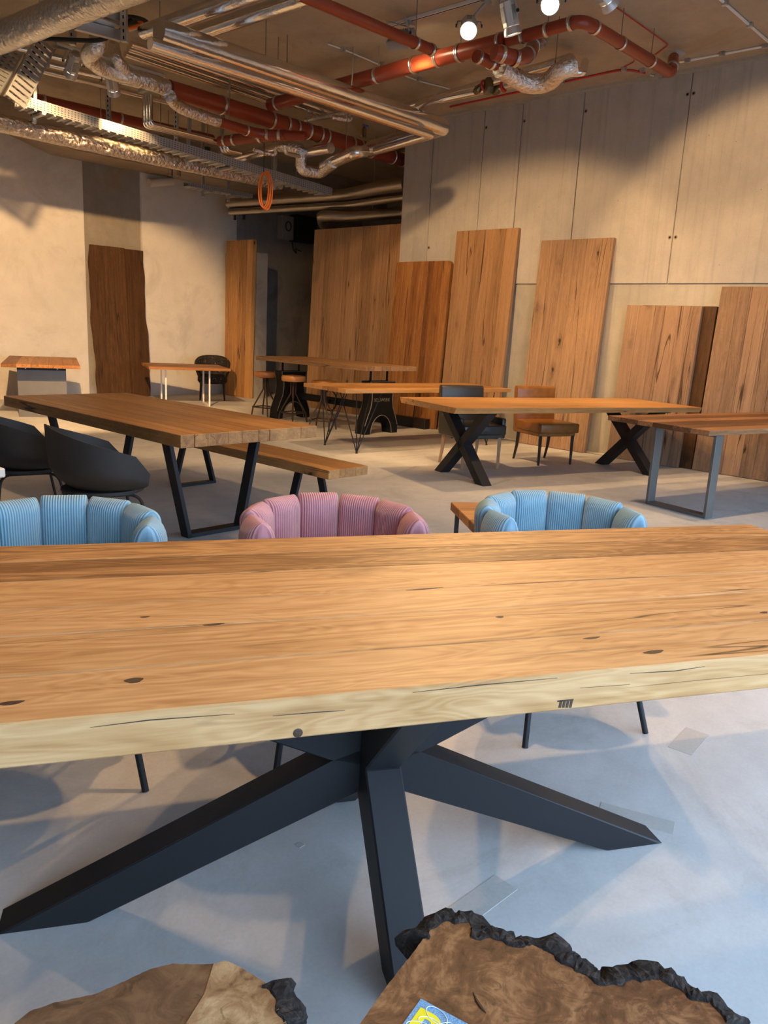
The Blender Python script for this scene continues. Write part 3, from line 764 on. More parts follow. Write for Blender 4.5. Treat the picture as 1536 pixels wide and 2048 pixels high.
# -- square table with white frames, far left
qt = thing('square_table', 'small square brown table on thin white steel frames beside the dark live-edge slab', 'table', (7.58, 11.92, 0), math.radians(-24))
boards(qt, 'oak_brown', 1.32, 1.22, .04, 5, (0, 0, .655), .2, .002)
for sx in (-1, 1):
    for sy in (-1, 1): obj('leg', MB().box((sx*.36, sy*.30, .308), (.025, .025, .616)), 'white_steel', qt)
    obj('floor_bar', MB().box((sx*.36, 0, .0125), (.025, .60, .025)), 'white_steel', qt)
    obj('top_bar', MB().box((sx*.36, 0, .606), (.025, .60, .018)), 'white_steel', qt)

# -- table with sheet steel legs, far left
pa = math.atan2(2.35, 1.06)
pt = thing('dining_table', 'brown table on raw sheet-steel panel legs by the lit plaster wall', 'table', (4.62, 10.75, 0), pa)
boards(pt, 'oak_brown', 2.2, .98, .045, 5, (1.10, 0, .735), .2, .002)
for x in (.30, 1.9):
    obj('panel_leg', MB().box((x, 0, .327), (.012, .62, .654)), 'steel_raw', pt)
    br = obj('bracket', MB().box((x-.014, 0, .668), (.05, .62, .044)), 'steel_black', pt)
    for y in (-.2, .2): obj('bolt', MB().lathe([(0, .006), (.008, .006), (.010, 0)], T(x-.039, y, .668) @ RY(-math.pi/2), 8), 'clamp', br)

# -- small side table of cracked block wood
kt = thing('side_table', 'small side table of cracked rough oak on thin black legs', 'table', (3.63, 2.43, 0), math.radians(-38))
boards(kt, 'oak_brown', .55, .62, .05, 3, (0, 0, .45), .25, .004)
for sx in (-1, 1):
    for sy in (-1, 1): obj('leg', MB().box((sx*.24, sy*.27, .20), (.022, .022, .40)), 'steel_black', kt)
# -- corner of a white table at the left
wt = thing('white_table', 'white table top corner with thin black leg beside the black shell chairs', 'table', (1.28, 4.62, 0), 0)
obj('top', MB().box((0, 0, .575), (.72, .60, .05), bev=.006), 'white_steel', wt)
for sx in (-1, 1):
    for sy in (-1, 1): obj('leg', MB().box((sx*.32, sy*.26, .275), (.022, .022, .55)), 'steel_black', wt)

# ================================================================== CHAIRS
def shell_mesh():
    """moulded armchair shell: faces +Y; open at the front"""
    mb = MB(); na, nv = 40, 12; outer = []; inner = []
    for i in range(na+1):
        t = -1+2*i/na; a = math.pi/2*1.0+math.radians(128)*t     # angle around the seat centre, back at -Y
        ang = -math.pi/2+math.radians(128)*t
        top = .81-.17*min(1, abs(t)*1.1)**1.3
        if abs(t) > .86: top -= (abs(t)-.86)/.14*.10
        co, ci = [], []
        for j in range(nv+1):
            s = j/nv
            r = .155+.145*math.sin(min(1, s*1.9)*math.pi/2)+.025*s
            z = .425+(top-.425)*(s**1.25)
            co.append(mb.bm.verts.new((r*1.0*math.cos(ang), r*.98*math.sin(ang), z)))
            ci.append(mb.bm.verts.new(((r-.008)*math.cos(ang), (r-.008)*.98*math.sin(ang), z+.006*(1-s))))
        outer.append(co); inner.append(ci)
    for A, fl in ((outer, 0), (inner, 1)):
        for a, b in zip(A, A[1:]):
            for j in range(nv): mb.bm.faces.new((a[j], b[j], b[j+1], a[j+1]) if not fl else (a[j], a[j+1], b[j+1], b[j]))
    for i in range(na): mb.bm.faces.new((outer[i][nv], outer[i+1][nv], inner[i+1][nv], inner[i][nv]))
    for k in (0, na):
        for j in range(nv): mb.bm.faces.new((outer[k][j], outer[k][j+1], inner[k][j+1], inner[k][j]))
    # seat pan
    ring = [(.27*math.cos(t), -.01+.25*math.sin(t)) for t in [2*math.pi*q/36 for q in range(36)]]
    mb.prism([(x*.80, y*.95) for x, y in ring], .02, T(0, 0, .415), .006)
    return mb.mesh('shell', 40)
SH = shell_mesh()
def shell_chair(p, rz, label):
    c = thing('shell_armchair', label, 'chair', (p[0], p[1], 0), rz, 'black shell armchairs')
    obj('shell', SH, 'shell', c)
    for sx in (-1, 1):
        obj('leg', MB().tube(fillet([(sx*.10, -.02, .41), (sx*.17, .16, .40), (sx*.24, .24, 0)], .06), .009, 8), 'steel_black', c, smooth=40)
        obj('leg', MB().tube(fillet([(sx*.10, -.02, .41), (sx*.17, -.18, .40), (sx*.24, -.24, 0)], .06), .009, 8), 'steel_black', c, smooth=40)
        obj('side_rail', MB().tube([(sx*.155, .12, .405), (sx*.155, -.14, .405)], .008, 8), 'steel_black', c)
    obj('cross_rail', MB().tube([(-.15, 0, .402), (.15, 0, .402)], .008, 8), 'steel_black', c)
shell_chair((2.22, 4.36), math.radians(-104), 'black plastic shell armchair beside the near end of the thick table')
shell_chair((2.12, 5.22), math.radians(-104), 'black plastic shell armchair beside the middle of the thick table')

def upholstered(p, rz, body, legm, label, arms=False):
    c = thing('dining_chair', label, 'chair', (p[0], p[1], 0), rz)
    W2, D2 = .26, .25
    obj('seat', MB().box((0, -.02, .425), (2*W2+.02, .52, .11), bev=.02, seg=3), body, c, smooth=40)
    obj('seat_apron', MB().box((0, 0, .355), (2*W2, .46, .05), bev=.008), body, c)
    mb = MB().prism([(.19, .33), (.265, .33), (.315, .84), (.30, .862), (.255, .862), (.235, .84)], 2*W2+.02, frame((-(W2+.01), 0, 0), Vector((0, 1, 0)), Vector((0, 0, 1)), Vector((1, 0, 0))), .012, 2)
    obj('backrest', mb, body, c, smooth=40)
    if arms:
        for s in (-1, 1): obj('side_panel', MB().box((s*(W2+.005), 0, .44), (.05, .46, .22), bev=.015, seg=2), body, c, smooth=40)
    for sx in (-1, 1):
        f = [(sx*.225, -.22, .34), (sx*.225, -.225, 0)]
        obj('leg', MB().tube(f, [.026, .017], 4), legm, c)
        b = [(sx*.225, .21, .34), (sx*.225, .225, .17), (sx*.225, .27, 0)]
        obj('leg', MB().tube(b, [.026, .022, .017], 4), legm, c)
ca = math.atan2(-.21, .55)
upholstered((7.99, 4.98), ca, 'leather_cog', 'leg_dark', 'cognac leather dining chair with dark tapered legs behind the X-leg table')
upholstered((6.96, 5.27), ca, 'leather_blk', 'leg_blond', 'black leather dining chair with blond wooden legs behind the X-leg table', True)
# floral barrel chair
fc = thing('barrel_chair', 'dark floral barrel chair behind the small square table', 'chair', (8.55, 12.53, 0), math.radians(-35))
mb = MB()
ang = [math.radians(-35)+math.radians(250)*k/28 for k in range(29)]
rows = []
for a in ang:
    t = abs((a-math.pi/2)/math.radians(125)); top = .80-.26*t**2.4
    rows.append([mb.bm.verts.new(v) for v in ((.22*math.cos(a), .21*math.sin(a), .30), (.30*math.cos(a), .28*math.sin(a), .5), (.325*math.cos(a), .31*math.sin(a), top-.02), (.305*math.cos(a), .29*math.sin(a), top), (.265*math.cos(a), .25*math.sin(a), top-.02), (.22*math.cos(a), .20*math.sin(a), .40))])
for a, b in zip(rows, rows[1:]):
    for q in range(6): mb.bm.faces.new((a[q], a[(q+1) % 6], b[(q+1) % 6], b[q]))
mb.bm.faces.new(rows[0]); mb.bm.faces.new(rows[-1][::-1])
obj('back', mb, 'floral', fc, smooth=50)
obj('seat', MB().lathe([(0, .30), (.24, .30), (.27, .34), (.265, .43), (.2, .46), (0, .465)], T(0, -.02, 0), 28), 'floral', fc, smooth=40)
for sx in (-1, 1):
    for sy in (-1, 1): obj('leg', MB().tube([(sx*.20, sy*.19, .32), (sx*.22, sy*.21, 0)], [.024, .013], 8), 'leg_dark', fc)

# ================================================================== LEANING SLABS
def leaning(name, label, mat, h, y0, y1, thick, lean, n, wall=XW, edges=None, corner=None, jitter=.3, x_off=0., ends=0.):
    """slab standing on the floor, top edge resting against the plane x = wall"""
    th = math.asin(lean/h); up = Vector((math.sin(th), 0, math.cos(th))); nrm = Vector((-math.cos(th), 0, math.sin(th)))
    e = thing(name, label, 'wood slab', mw=frame((wall-.002-lean-x_off, (y0+y1)/2, .001), up, nrm.cross(up), nrm), group='oak slabs leaning on the walls')
    boards(e, mat, h, abs(y1-y0), thick, n, (h/2, 0, thick), jitter, .003, edges=edges, corner=corner, ends=ends); return e
# nrm x up points along +y or -y; boards are symmetrical so only rounded corners care
leaning('wood_slab', 'very wide pale oak slab of many narrow staves in the dark corner opening', 'oak_tan', 3.03, 10.86, 8.80, .06, .10, 15, wall=9.545)
leaning('wood_slab', 'golden brown oak slab with one rounded top corner beside the very wide slab', 'oak_brown', 2.44, 8.70, 7.62, .065, .16, 7, corner=-.06)
leaning('wood_slab', 'tallest plain tan oak slab leaning on the concrete wall', 'oak_tan', 2.84, 7.56, 6.50, .06, .15, 6)
leaning('wood_slab', 'tan oak slab with long dark cracks behind the cognac chair', 'oak_pale', 2.66, 6.12, 5.08, .06, .17, 6)
leaning('wood_slab', 'dark brown slab half hidden behind the short knotty one', 'walnut', 1.86, 4.60, 3.70, .07, .10, 5)
leaning('wood_slab', 'short knotty oak slab with rustic splits leaning in front of a dark one', 'oak_grey', 1.855, 4.76, 3.84, .055, .10, 6, x_off=.085)
leaning('wood_slab', 'wide grey-brown oak slab with knots behind the U-frame table', 'oak_grey', 2.08, 3.68, 2.62, .06, .14, 6)
leaning('wood_slab', 'narrow tall brown oak slab beside the floral barrel chair', 'oak_gold', 2.92, 13.28, 12.46, .09, .05, 6, wall=9.472)
# dark live-edge slab on the back wall
h = 2.58; lean = .14; th = math.asin(lean/h)
up = Vector((0, math.sin(th), math.cos(th))); nrm = Vector((0, -math.cos(th), math.sin(th)))
ds = thing('wood_slab', 'dark walnut slab with wavy live edges in front of the bare concrete column', 'wood slab', mw=frame((7.20, YB+.048-lean-.05, .001), up, nrm.cross(up), nrm), group='oak slabs leaning on the walls')
boards(ds, 'walnut', h, 1.02, .055, 3, (h/2, 0, .055), .25, .004, edges=(.035, .035), ends=.01)
# beam lying on the floor by the wall
tag(obj('timber_beam', MB().box((0, 0, .075), (.12, 1.25, .15), bev=.006), 'leg_dark', None, T(9.02, 8.30, 0) @ RZ(.02)), 'dark timber beam lying on the floor before the brown slab', 'beam')

# ================================================================== CEILING SERVICES
def rod(parent, p, top=ZC, r=.005, o=Vector()):
    obj('hanger_rod', MB().tube([p-o, Vector((p.x, p.y, top))-o], r, 6), 'rod', parent)
def pipe(name, label, pts, r, mat, cat='pipe', bend=.18, seg=14, clamps=(), rods=(), group=None, wob=0, step=None, flange=None, clamp_mat='clamp'):
    """one pipe run; clamps and rods are (segment, fraction) along the corner points"""
    pts = [Vector(p) for p in pts]; o = pts[0].copy()
    e = thing(name, label, cat, o, group=group)
    path = fillet(pts, bend) if len(pts) > 2 else pts
    if step:
        q = [path[0]]
        for a, b in zip(path, path[1:]):
            k = max(1, int((b-a).length/step)); q += [a.lerp(b, (i+1)/k) for i in range(k)]
        path = q
    obj('pipe_body', MB().tube([p-o for p in path], r, seg, wob=wob), mat, e, smooth=50)
    for s, t in clamps:
        p = pts[s].lerp(pts[s+1], t); d = (pts[s+1]-pts[s]).normalized()
        obj('clamp', MB().lathe([(r*1.01, -.018), (r*1.09+.002, -.018), (r*1.09+.002, -.006), (r*1.04+.001, 0), (r*1.09+.002, .006), (r*1.09+.002, .018), (r*1.01, .018)], aim(p-o, d), 20), clamp_mat, e, smooth=30)
    for s, t in rods:
        p = pts[s].lerp(pts[s+1], t); rod(e, p+Vector((0, 0, r)), o=o)
    return e

def PZ(*a): return [pz(*q) for q in a]
# --- foil insulated mains
pipe('insulated_pipe', 'thickest foil-wrapped pipe crossing above the bent cable ladders', [lerp(pz(190, 0, 4.02), pz(0, 76, 4.02), 3.2), pz(0, 76, 4.02), lerp(pz(0, 76, 4.02), pz(190, 0, 4.02), 4.6)], .135, 'foil_c', bend=.05, seg=22, rods=((0, .4), (1, .1), (1, .6)), step=.08, wob=.015)
B1 = PZ((287, 64, 4.2), (640, -60, 4.2)); B2 = PZ((356, 80, 4.2), (720, -42, 4.2))
pipe('insulated_pipe', 'foil-wrapped pipe stub end, upper of the parallel pair beside the hole in the ceiling', [B1[0], lerp(B1[0], B1[1], 1.9)], .07, 'foil', rods=((0, .06),))
pipe('insulated_pipe', 'foil-wrapped pipe stub end, lower of the parallel pair beside the hole in the ceiling', [B2[0], lerp(B2[0], B2[1], 1.9)], .07, 'foil', rods=((0, .3),))
pipe('insulated_pipe', 'long smooth foil pipe turning a corner in front of the concrete wall', PZ((318, 62, 3.92), (886, 255, 3.92), (742, 297, 3.90)), .105, 'foil', bend=.04, seg=20, rods=((0, .3), (0, .6)))
pipe('insulated_pipe', 'slimmer foil pipe hung under the long smooth one', PZ((300, 86, 3.74), (862, 270, 3.74), (752, 302, 3.73)), .052, 'foil', bend=.04)
# thin runs above the red main
for k, (a, b) in enumerate((((262, 88), (668, 226)), ((256, 97), (640, 228)), ((250, 108), (560, 211)))):
    pipe('thin_pipe', 'thin foil pipe in the bundle between long smooth pipe and red main', PZ((*a, 4.31), (*b, 4.31)), .034, 'foil', group='thin foil pipe bundle', rods=((0, .25), (0, .8)))
pipe('branch_pipe', 'small foil branch loop with two upright elbows above the red main', PZ((612, 240, 4.22), (700, 224, 4.22), (702, 240, 4.12), (664, 234, 4.12)), .033, 'foil_c', bend=.05, step=.04, wob=.05, rods=((0, .5),))
# --- red fire pipes
pipe('sprinkler_pipe', 'red pipe sloping from the front into the long red cross pipe', [lerp(pz(866, 101, 4.06), pz(627, 0, 4.05), 1.4), pz(866, 101, 4.06)], .052, 'red', clamps=((0, .2), (0, .88), (0, .985)), rods=((0, .2), (0, .88)))
pipe('sprinkler_pipe', 'long red cross pipe ending in a grey ceiling cap by the concrete wall', PZ((541, 210, 4.135), (860, 121, 4.13), (1010, 82, 4.13)), .078, 'red', clamps=((0, .06), (0, .32), (0, .72), (0, .92), (1, .12), (1, .42), (1, .95)), rods=((0, .72), (1, .42)), seg=18)
rp_ = pipe('sprinkler_pipe', 'slimmer red pipe turning a right angle toward the grey ceiling cap', PZ((1016, 81, 4.13), (1165, 40, 4.13), (1338, 144, 4.13)) + [pz(1343, 143, 4.13), pz(1347, 116, 4.34)], .055, 'red', bend=.14, clamps=((0, .22), (0, .55), (0, .86), (1, .12), (1, .40), (1, .76), (3, .3)), rods=((0, .55), (1, .4), (1, .76)))
p = pz(1347, 108, ZC)-rp_.location; obj('ceiling_collar', MB().lathe([(0, -.16), (.045, -.16), (.05, -.04), (.11, -.015), (.12, 0), (0, 0)], T(p.x, p.y, p.z-.001), 20), 'grey_box', rp_, smooth=40)['label'] = 'dark grey round ceiling collar'
rp_ = pipe('sprinkler_pipe', 'short red elbow climbing to a ceiling flange beside the big crumpled elbow', PZ((988, 104, 3.93), (1035, 118, 3.92), (1060, 108, 4.05), (1070, 80, 4.36)), .068, 'red', bend=.12, clamps=((0, .3), (0, .9), (1, .8), (2, .5)))
p = pz(1070, 80, ZC)-rp_.location; (obj('ceiling_flange', MB().lathe([(.07, -.07), (.105, -.07), (.11, -.05), (.09, -.035), (.12, -.02), (.12, 0), (.07, 0)], T(p.x, p.y, p.z-.001), 22), 'clamp', rp_))
pipe('sprinkler_pipe', 'short red stub feeding the big crumpled foil elbow', PZ((952, 112, 3.94), (992, 130, 3.93)), .055, 'red', clamps=((0, .1), (0, .75)))
pipe('insulated_pipe', 'big crumpled foil elbow hanging below the short red stub', PZ((1000, 136, 3.92), (1050, 168, 3.86), (1095, 168, 3.86), (1122, 140, 3.92), (1150, 130, 3.97)), .09, 'foil_c', bend=.16, step=.045, wob=.06, seg=18, rods=((2, .5),))
pipe('insulated_pipe', 'upper thin foil pipe along the concrete wall reaching a pipe hole', PZ((770, 226, 4.22), (1118, 124, 4.22), (1140, 116, 4.34)), .05, 'foil', bend=.05, clamps=())
vp_ = pipe('insulated_pipe', 'lower thin foil pipe with red valves along the concrete wall', PZ((835, 214, 4.08), (868, 200, 4.08), (885, 198, 4.05), (1130, 146, 4.05), (1166, 144, 4.07)) + [pz(1170, 124, 4.35)], .042, 'foil', bend=.05)
for x, y in ((958, 176), (996, 178)):
    p = pz(x, y, 4.03)-vp_.location
    v = obj('valve', MB().lathe([(0, -.07), (.03, -.07), (.045, -.02), (.03, .02), (.018, .05), (0, .05)], RX(math.radians(50)), 12), 'valve_body', vp_, T(p))
    q = RX(math.radians(80))
    obj('handwheel', MB().tube([q @ Vector((.05*math.cos(2*math.pi*i/16), .05*math.sin(2*math.pi*i/16), .07)) for i in range(17)], .012, 6).tube([q @ Vector((-.045, 0, .07)), q @ Vector((.045, 0, .07))], .006, 5).tube([q @ Vector((0, 0, 0)), q @ Vector((0, 0, .075))], .008, 6), 'valve_red', v)['label'] = 'red handwheel'
obj('regulator', MB().lathe([(0, -.09), (.05, -.09), (.06, -.03), (.05, .04), (.03, .07), (0, .07)], T(pz(977, 170, 4.05)-vp_.location), 12), 'valve_body', vp_)
# --- red main at the back with its foil start
pipe('sprinkler_pipe', 'fat red main running under the ceiling toward the dark corner', PZ((338, 178, 4.0), (815, 323, 4.03)), .10, 'red', seg=18, clamps=tuple((0, t) for t in (.17, .35, .41, .45, .5, .55, .58, .70, .74, .80, .91, .97)), rods=((0, .2), (0, .5), (0, .93)))
yb = pipe('insulated_pipe', 'crumpled foil Y-bend leading into the fat red main', [pz(197, 54, 4.30)] + PZ((196, 92, 4.05), (172, 112, 4.0), (205, 138, 3.98), (262, 152, 3.98), (333, 176, 4.0)), .088, 'foil_c', bend=.13, step=.05, wob=.06, seg=16)
def section(e, pts, r, mat, bend=.1, step=None, wob=0, clamps=(), seg=14):
    """another length of pipe joined to the same run"""
    pts = [Vector(p)-e.location for p in pts]; path = fillet(pts, bend) if len(pts) > 2 else pts
    if step:
        q = [path[0]]
        for a, b in zip(path, path[1:]):
            k = max(1, int((b-a).length/step)); q += [a.lerp(b, (i+1)/k) for i in range(k)]
        path = q
    obj('pipe_body', MB().tube(path, r, seg, wob=wob), mat, e, smooth=50)
    for s_, t in clamps:
        p = pts[s_].lerp(pts[s_+1], t); d = (pts[s_+1]-pts[s_]).normalized()
        obj('clamp', MB().lathe([(r*1.01, -.018), (r*1.09+.002, -.018), (r*1.09+.002, .018), (r*1.01, .018)], aim(p, d), 20), 'clamp', e, smooth=30)
section(yb, [pz(228, 92, 4.25)] + PZ((232, 118, 4.05), (256, 146, 4.0)), .062, 'foil_c', .1, .05, .06)
rr = pipe('sprinkler_pipe', 'slim forked red pipe with foil elbow just below the fat red main', PZ((432, 242, 3.76), (515, 268, 3.76), (610, 272, 3.76)), .058, 'red', clamps=((0, .7), (0, .95), (1, .2), (1, .45)), rods=((0, .3),))
section(rr, PZ((340, 192, 3.80), (350, 208, 3.78), (370, 220, 3.76), (436, 243, 3.76)), .066, 'foil_c', .12, .05, .06)
section(rr, PZ((440, 283, 3.76), (500, 276, 3.76), (572, 270, 3.76)), .066, 'red', clamps=((0, .2), (0, .5), (1, .3)))
pipe('sprinkler_pipe', 'long dark red pipe behind the perforated cable tray', PZ((20, 186, 4.16), (425, 279, 4.16)), .07, 'red', rods=((0, .12), (0, .45), (0, .75)), clamps=((0, .14), (0, .5)))
# left thin runs
for k, (a, b) in enumerate((((98, 129), (330, 184)), ((70, 138), (360, 210)), ((20, 92), (318, 164)))):
    pipe('thin_pipe', 'thin foil pipe near the ceiling behind the left spotlights', PZ((*a, 4.3), (*b, 4.3)), .034, 'foil', group='thin foil pipes behind the left spotlights')
# triple foil drop and the flat bundle it feeds
base = [pz(299, 190, 4.12), pz(301, 234, 3.72), pz(400, 262, 3.70), None, None]
dh = (base[2]-base[1]); dh.z = 0; dh.normalize(); perp = Vector((-dh.y, dh.x, 0))
base[1] = Vector((base[0].x, base[0].y, 3.78)); base[2] = base[1]+dh*1.12-Vector((0, 0, .01)); base[3] = base[2]+dh*.03-Vector((0, 0, .08)); base[4] = base[3]+dh*.22
for k, lab in enumerate(('nearest the thick foil bend', 'middle of the three', 'nearest the cable tray')):
    off = perp*(.07*(1-k)+.05)
    pipe('thin_pipe', 'thin foil pipe dropping from a grey bracket, '+lab, [p+off for p in base], .03, 'foil', bend=.05, group='low foil pipe bundle')
p = pz(299, 190, 4.12); tag(obj('pipe_bracket', MB().box((0, 0, .055), (.14, .32, .05), bev=.004).tube([(0, .14, .07), (0, .14, ZC-4.122)], .006, 6), 'grey_box', None, T(p)), 'grey sheet bracket above three dropping foil pipes', 'bracket')
# knot of fittings in the middle
kn = pipe('insulated_pipe', 'foil pipe with crumpled square offset bend, lowest of the pipe knot', PZ((728, 303, 3.70), (712, 304, 3.64), (648, 332, 3.60)), .08, 'foil', bend=.1, rods=((1, .3),))
section(kn, PZ((668, 324, 3.60), (640, 346, 3.55), (602, 340, 3.55), (602, 296, 3.82), (560, 292, 3.86)), .08, 'foil_c', .09, .05, .05, seg=16)
section(kn, PZ((572, 292, 3.86), (455, 320, 3.86)), .072, 'foil')
section(kn, PZ((508, 300, 3.62), (550, 310, 3.62), (551, 294, 3.70), (570, 290, 3.70), (572, 306, 3.62), (598, 313, 3.66)), .026, 'foil_c', .04)
section(kn, PZ((662, 296, 3.78), (604, 306, 3.78)), .07, 'foil')
# --- ducts at the back
dk = pipe('flexible_duct', 'long crinkled foil duct with black straps along the back wall', [lerp(pz(0, 246, 3.6), pz(-60, 232, 3.6), 12)] + PZ((0, 246, 3.6), (180, 286, 3.58), (360, 326, 3.58), (560, 366, 3.6)), .105, 'foil_d', cat='duct', bend=.3, step=.06, wob=.035, seg=18)
o = dk.location.copy()
for x, y in ((65, 236), (203, 266), (322, 297), (415, 318)):
    p = pz(x, y, 3.74); obj('strap_hanger', MB().lathe([(.045, .16), (.016, .0), (.012, 0), (.012, -.04)], T(p-o), 10), 'rubber', dk)
    rod(dk, p+Vector((0, 0, .15)), o=o, r=.006)
tag(obj('cable', MB().tube(fillet(PZ((-20, 234, 3.74), (120, 258, 3.73), (300, 298, 3.72), (350, 322, 3.66), (470, 352, 3.62), (610, 378, 3.62)), .4), .013, 6), 'rubber'), 'black cable lying along the crinkled foil duct', 'cable')
pipe('clad_pipe', 'dull metal-clad pipe crossing the dark opening above the widest slab', PZ((458, 406, 3.55), (690, 391, 3.56), (755, 376, 3.60), (812, 368, 3.60)), .10, 'clad', bend=.2, seg=18, rods=((0, .2), (0, .6)))
cp_ = pipe('clad_pipe', 'thinner clad pipe just below the dull one in the dark opening', PZ((460, 424, 3.39), (700, 410, 3.40), (765, 400, 3.43), (812, 394, 3.44)), .06, 'clad', bend=.2)
pipe('insulated_pipe', 'foil elbow resting over the top of the widest slab', [pz(642, 431, 3.22)+Vector((.5, .5, -.06))] + PZ((642, 431, 3.22), (700, 433, 3.22), (815, 426, 3.24)), .085, 'clad', bend=.12, step=.06, wob=.04, rods=((2, .4),))
for x, y in ((470, 424), (488, 423)): obj('valve', MB().tube([pz(x, y, 3.40)-cp_.location, pz(x, y, 3.40)-cp_.location-Vector((0, 0, .14))], .025, 8), 'rubber', cp_)
pipe('plastered_pipe', 'pale plastered pipe poking from the back wall', [pyw(345, 363, YB-.12), pyw(298, 366, YB-.12)], .07, 'plaster', rods=((0, .2),))
for k in range(2): pipe('drop_pipe', 'short upright foil pipe before the plaster wall', [pyw(341+k*16, 300, YB-1.0), pyw(341+k*16, 352, YB-1.0)], .04, 'foil', group='pair of upright foil pipes', rods=((0, 0),))

# --- cable trays, ladders, strut channels
def sheet(mb, pts):
    uvl = mb.bm.loops.layers.uv.verify()
    v = [mb.bm.verts.new(p) for p in pts]; f = mb.bm.faces.new(v)
    a = (pts[1]-pts[0]).normalized(); n = (pts[1]-pts[0]).cross(pts[3]-pts[0]).normalized(); b = n.cross(a)
    for lp, p in zip(f.loops, pts): lp[uvl].uv = ((p-pts[0]).dot(a), (p-pts[0]).dot(b))
def tray(label, a, b, w, h, hangers):
    d = (b-a).normalized(); s = Vector((0, 0, 1)).cross(d).normalized(); L_ = (b-a).length; z = d.cross(s)*-1 if d.cross(s).z < 0 else d.cross(s)
    e = thing('cable_tray', label, 'cable tray', mw=frame(a, d, s, d.cross(s)))
    V = Vector
    for nm, q in (('side_rail', [V((0, -w/2, 0)), V((L_, -w/2, 0)), V((L_, -w/2, h)), V((0, -w/2, h))]), ('side_rail', [V((0, w/2, 0)), V((L_, w/2, 0)), V((L_, w/2, h)), V((0, w/2, h))]), ('tray_floor', [V((0, -w/2, 0)), V((L_, -w/2, 0)), V((L_, w/2, 0)), V((0, w/2, 0))])):
        mb = MB(); mb.bm.loops.layers.uv.new('uv'); sheet(mb, q); o = obj(nm, mb, 'perf', e)
        md = o.modifiers.new('sheet', 'SOLIDIFY'); md.thickness = .003
    n = int(L_/.11)
    for k in range(n): obj('rung', MB().box((.05+k*.11, 0, -.012), (.028, w, .016)), 'zinc', e)
    for t in hangers:
        p = a+d*(L_*t); obj('strut_hanger', MB().box((L_*t, w/2+.025, (ZC-p.z)/2-.05), (.042, .042, ZC-p.z+.1), bev=.002), 'zinc', e)
        obj('bracket_arm', MB().box((L_*t, 0, -.035), (.042, w+.12, .03)), 'zinc', e)
    return e
tray('long perforated steel cable tray lit by a spotlight near its open end', pz(36, 213, 3.72), pz(655, 392, 3.40), .22, .11, (.05, .49, .60, .8))
tray('second perforated cable tray behind the crinkled duct', pz(395, 322, 3.80), pz(570, 363, 3.77), .2, .10, (.1, .9))
tray('low narrow cable tray along the top of the plaster wall', pz(372, 372, 3.5), pz(500, 396, 3.5), .14, .06, (.3, .7))
def ladder(label, a, b, w, n):
    d = (b-a).normalized(); s = Vector((1, 0, 0)); s = (s-d*s.dot(d)).normalized(); L_ = (b-a).length
    e = thing('cable_ladder', label, 'cable ladder', mw=frame(a, d, s, d.cross(s)))
    for y in (-w/2, w/2): obj('side_rail', MB().box((L_/2, y, 0), (L_, .012, .06)), 'zinc', e)
    for k in range(n): obj('rung', MB().box((L_*(k+.5)/n, 0, -.01), (.04, w, .016)), 'zinc', e)
    rod(e, Vector((0, 0, 0)), 0.9, .005)
    return e
for lab, a, b, w in (('bent cable ladder with rungs climbing to the ceiling beside the tray end', pz(28, 205, 3.55), pz(92, 84, 4.25), .2), ('bent cable ladder with cables partly hidden under the thickest foil pipe', pz(-25, 190, 3.50), pz(30, 100, 4.15), .16)):
    d = (b-a).normalized(); s = Vector((1, 0, 0)); s = (s-d*s.dot(d)).normalized(); L_ = (b-a).length
    e = thing('cable_ladder', lab, 'cable ladder', mw=frame(a, d, s, d.cross(s)))
    for y in (-w/2, w/2): obj('side_rail', MB().box((L_/2, y, 0), (L_, .014, .06)), 'zinc', e)
    for k in range(12): obj('rung', MB().box((L_*(k+.5)/12, 0, -.01), (.045, w, .016)), 'zinc', e)
    obj('cable_run', MB().tube([(0, -.05, .02), (L_, -.05, .02)], .02, 6).tube([(0, .0, .02), (L_, .02, .02)], .014, 6), 'rubber', e)
    obj('hanger_rod', MB().tube([(L_*.9, 0, 0), Vector((L_*.9, 0, 0)) + e.matrix_world.to_3x3().transposed() @ Vector((0, 0, ZC-(a+d*L_*.9).z))], .005, 6), 'rod', e)
def strut(label, x, y0, y1, zt=ZC, yy=None, w=.06):
    """slotted steel channel dropping from the ceiling"""
    p = pz(x, y0, zt); d = ray(x, y1); q = CP + d*(((p-CP).xy.length)/d.xy.length)
    h = zt-q.z; mb = MB(); mb.bm.loops.layers.uv.new('uv')
    e = thing('strut_channel', label, 'steel channel', (p.x, p.y, q.z))
    c = w/2
    obj('channel', MB().box((0, 0, h/2), (w, w, h), RZ(.8).to_3x3(), bev=.003), 'zinc', e)
    for k in range(int(h/.06)): obj('slot', MB().box((0, -.0, .03+k*.06), (w+.002, .014, .03), RZ(.8).to_3x3()), 'black', e)
    return e
strut('tall slotted steel channel with platform beside the pipe stubs', 247, -10, 84)
strut('slotted steel channel left of the crumpled foil bends', 143, 22, 90)
strut('short slotted channel in front of the crumpled foil bends', 212, 50, 76)
strut('short slotted channel above the bent ladder', 52, 106, 130)
strut('slotted channel passing behind the left spotlight down to the tray', 216, 178, 274)
strut('slotted channel standing in the low bundle', 352, 205, 312)
for a, b, lab in (((158, 10, 4.25), (243, 34, 4.25), 'perforated cross channel joining the tall slotted channel'), ((150, 48, 4.1), (240, 72, 4.1), 'lower cross channel carrying the grey platform')):
    A, B = pz(*a), pz(*b); d = (B-A); tag(obj('cross_channel', MB().box((0, 0, 0), (d.length, .05, .10), bev=.003), 'zinc', None, frame((A+B)/2, d.normalized(), Vector((0, 0, 1)).cross(d.normalized()), Vector((0, 0, 1)))), lab, 'steel channel')
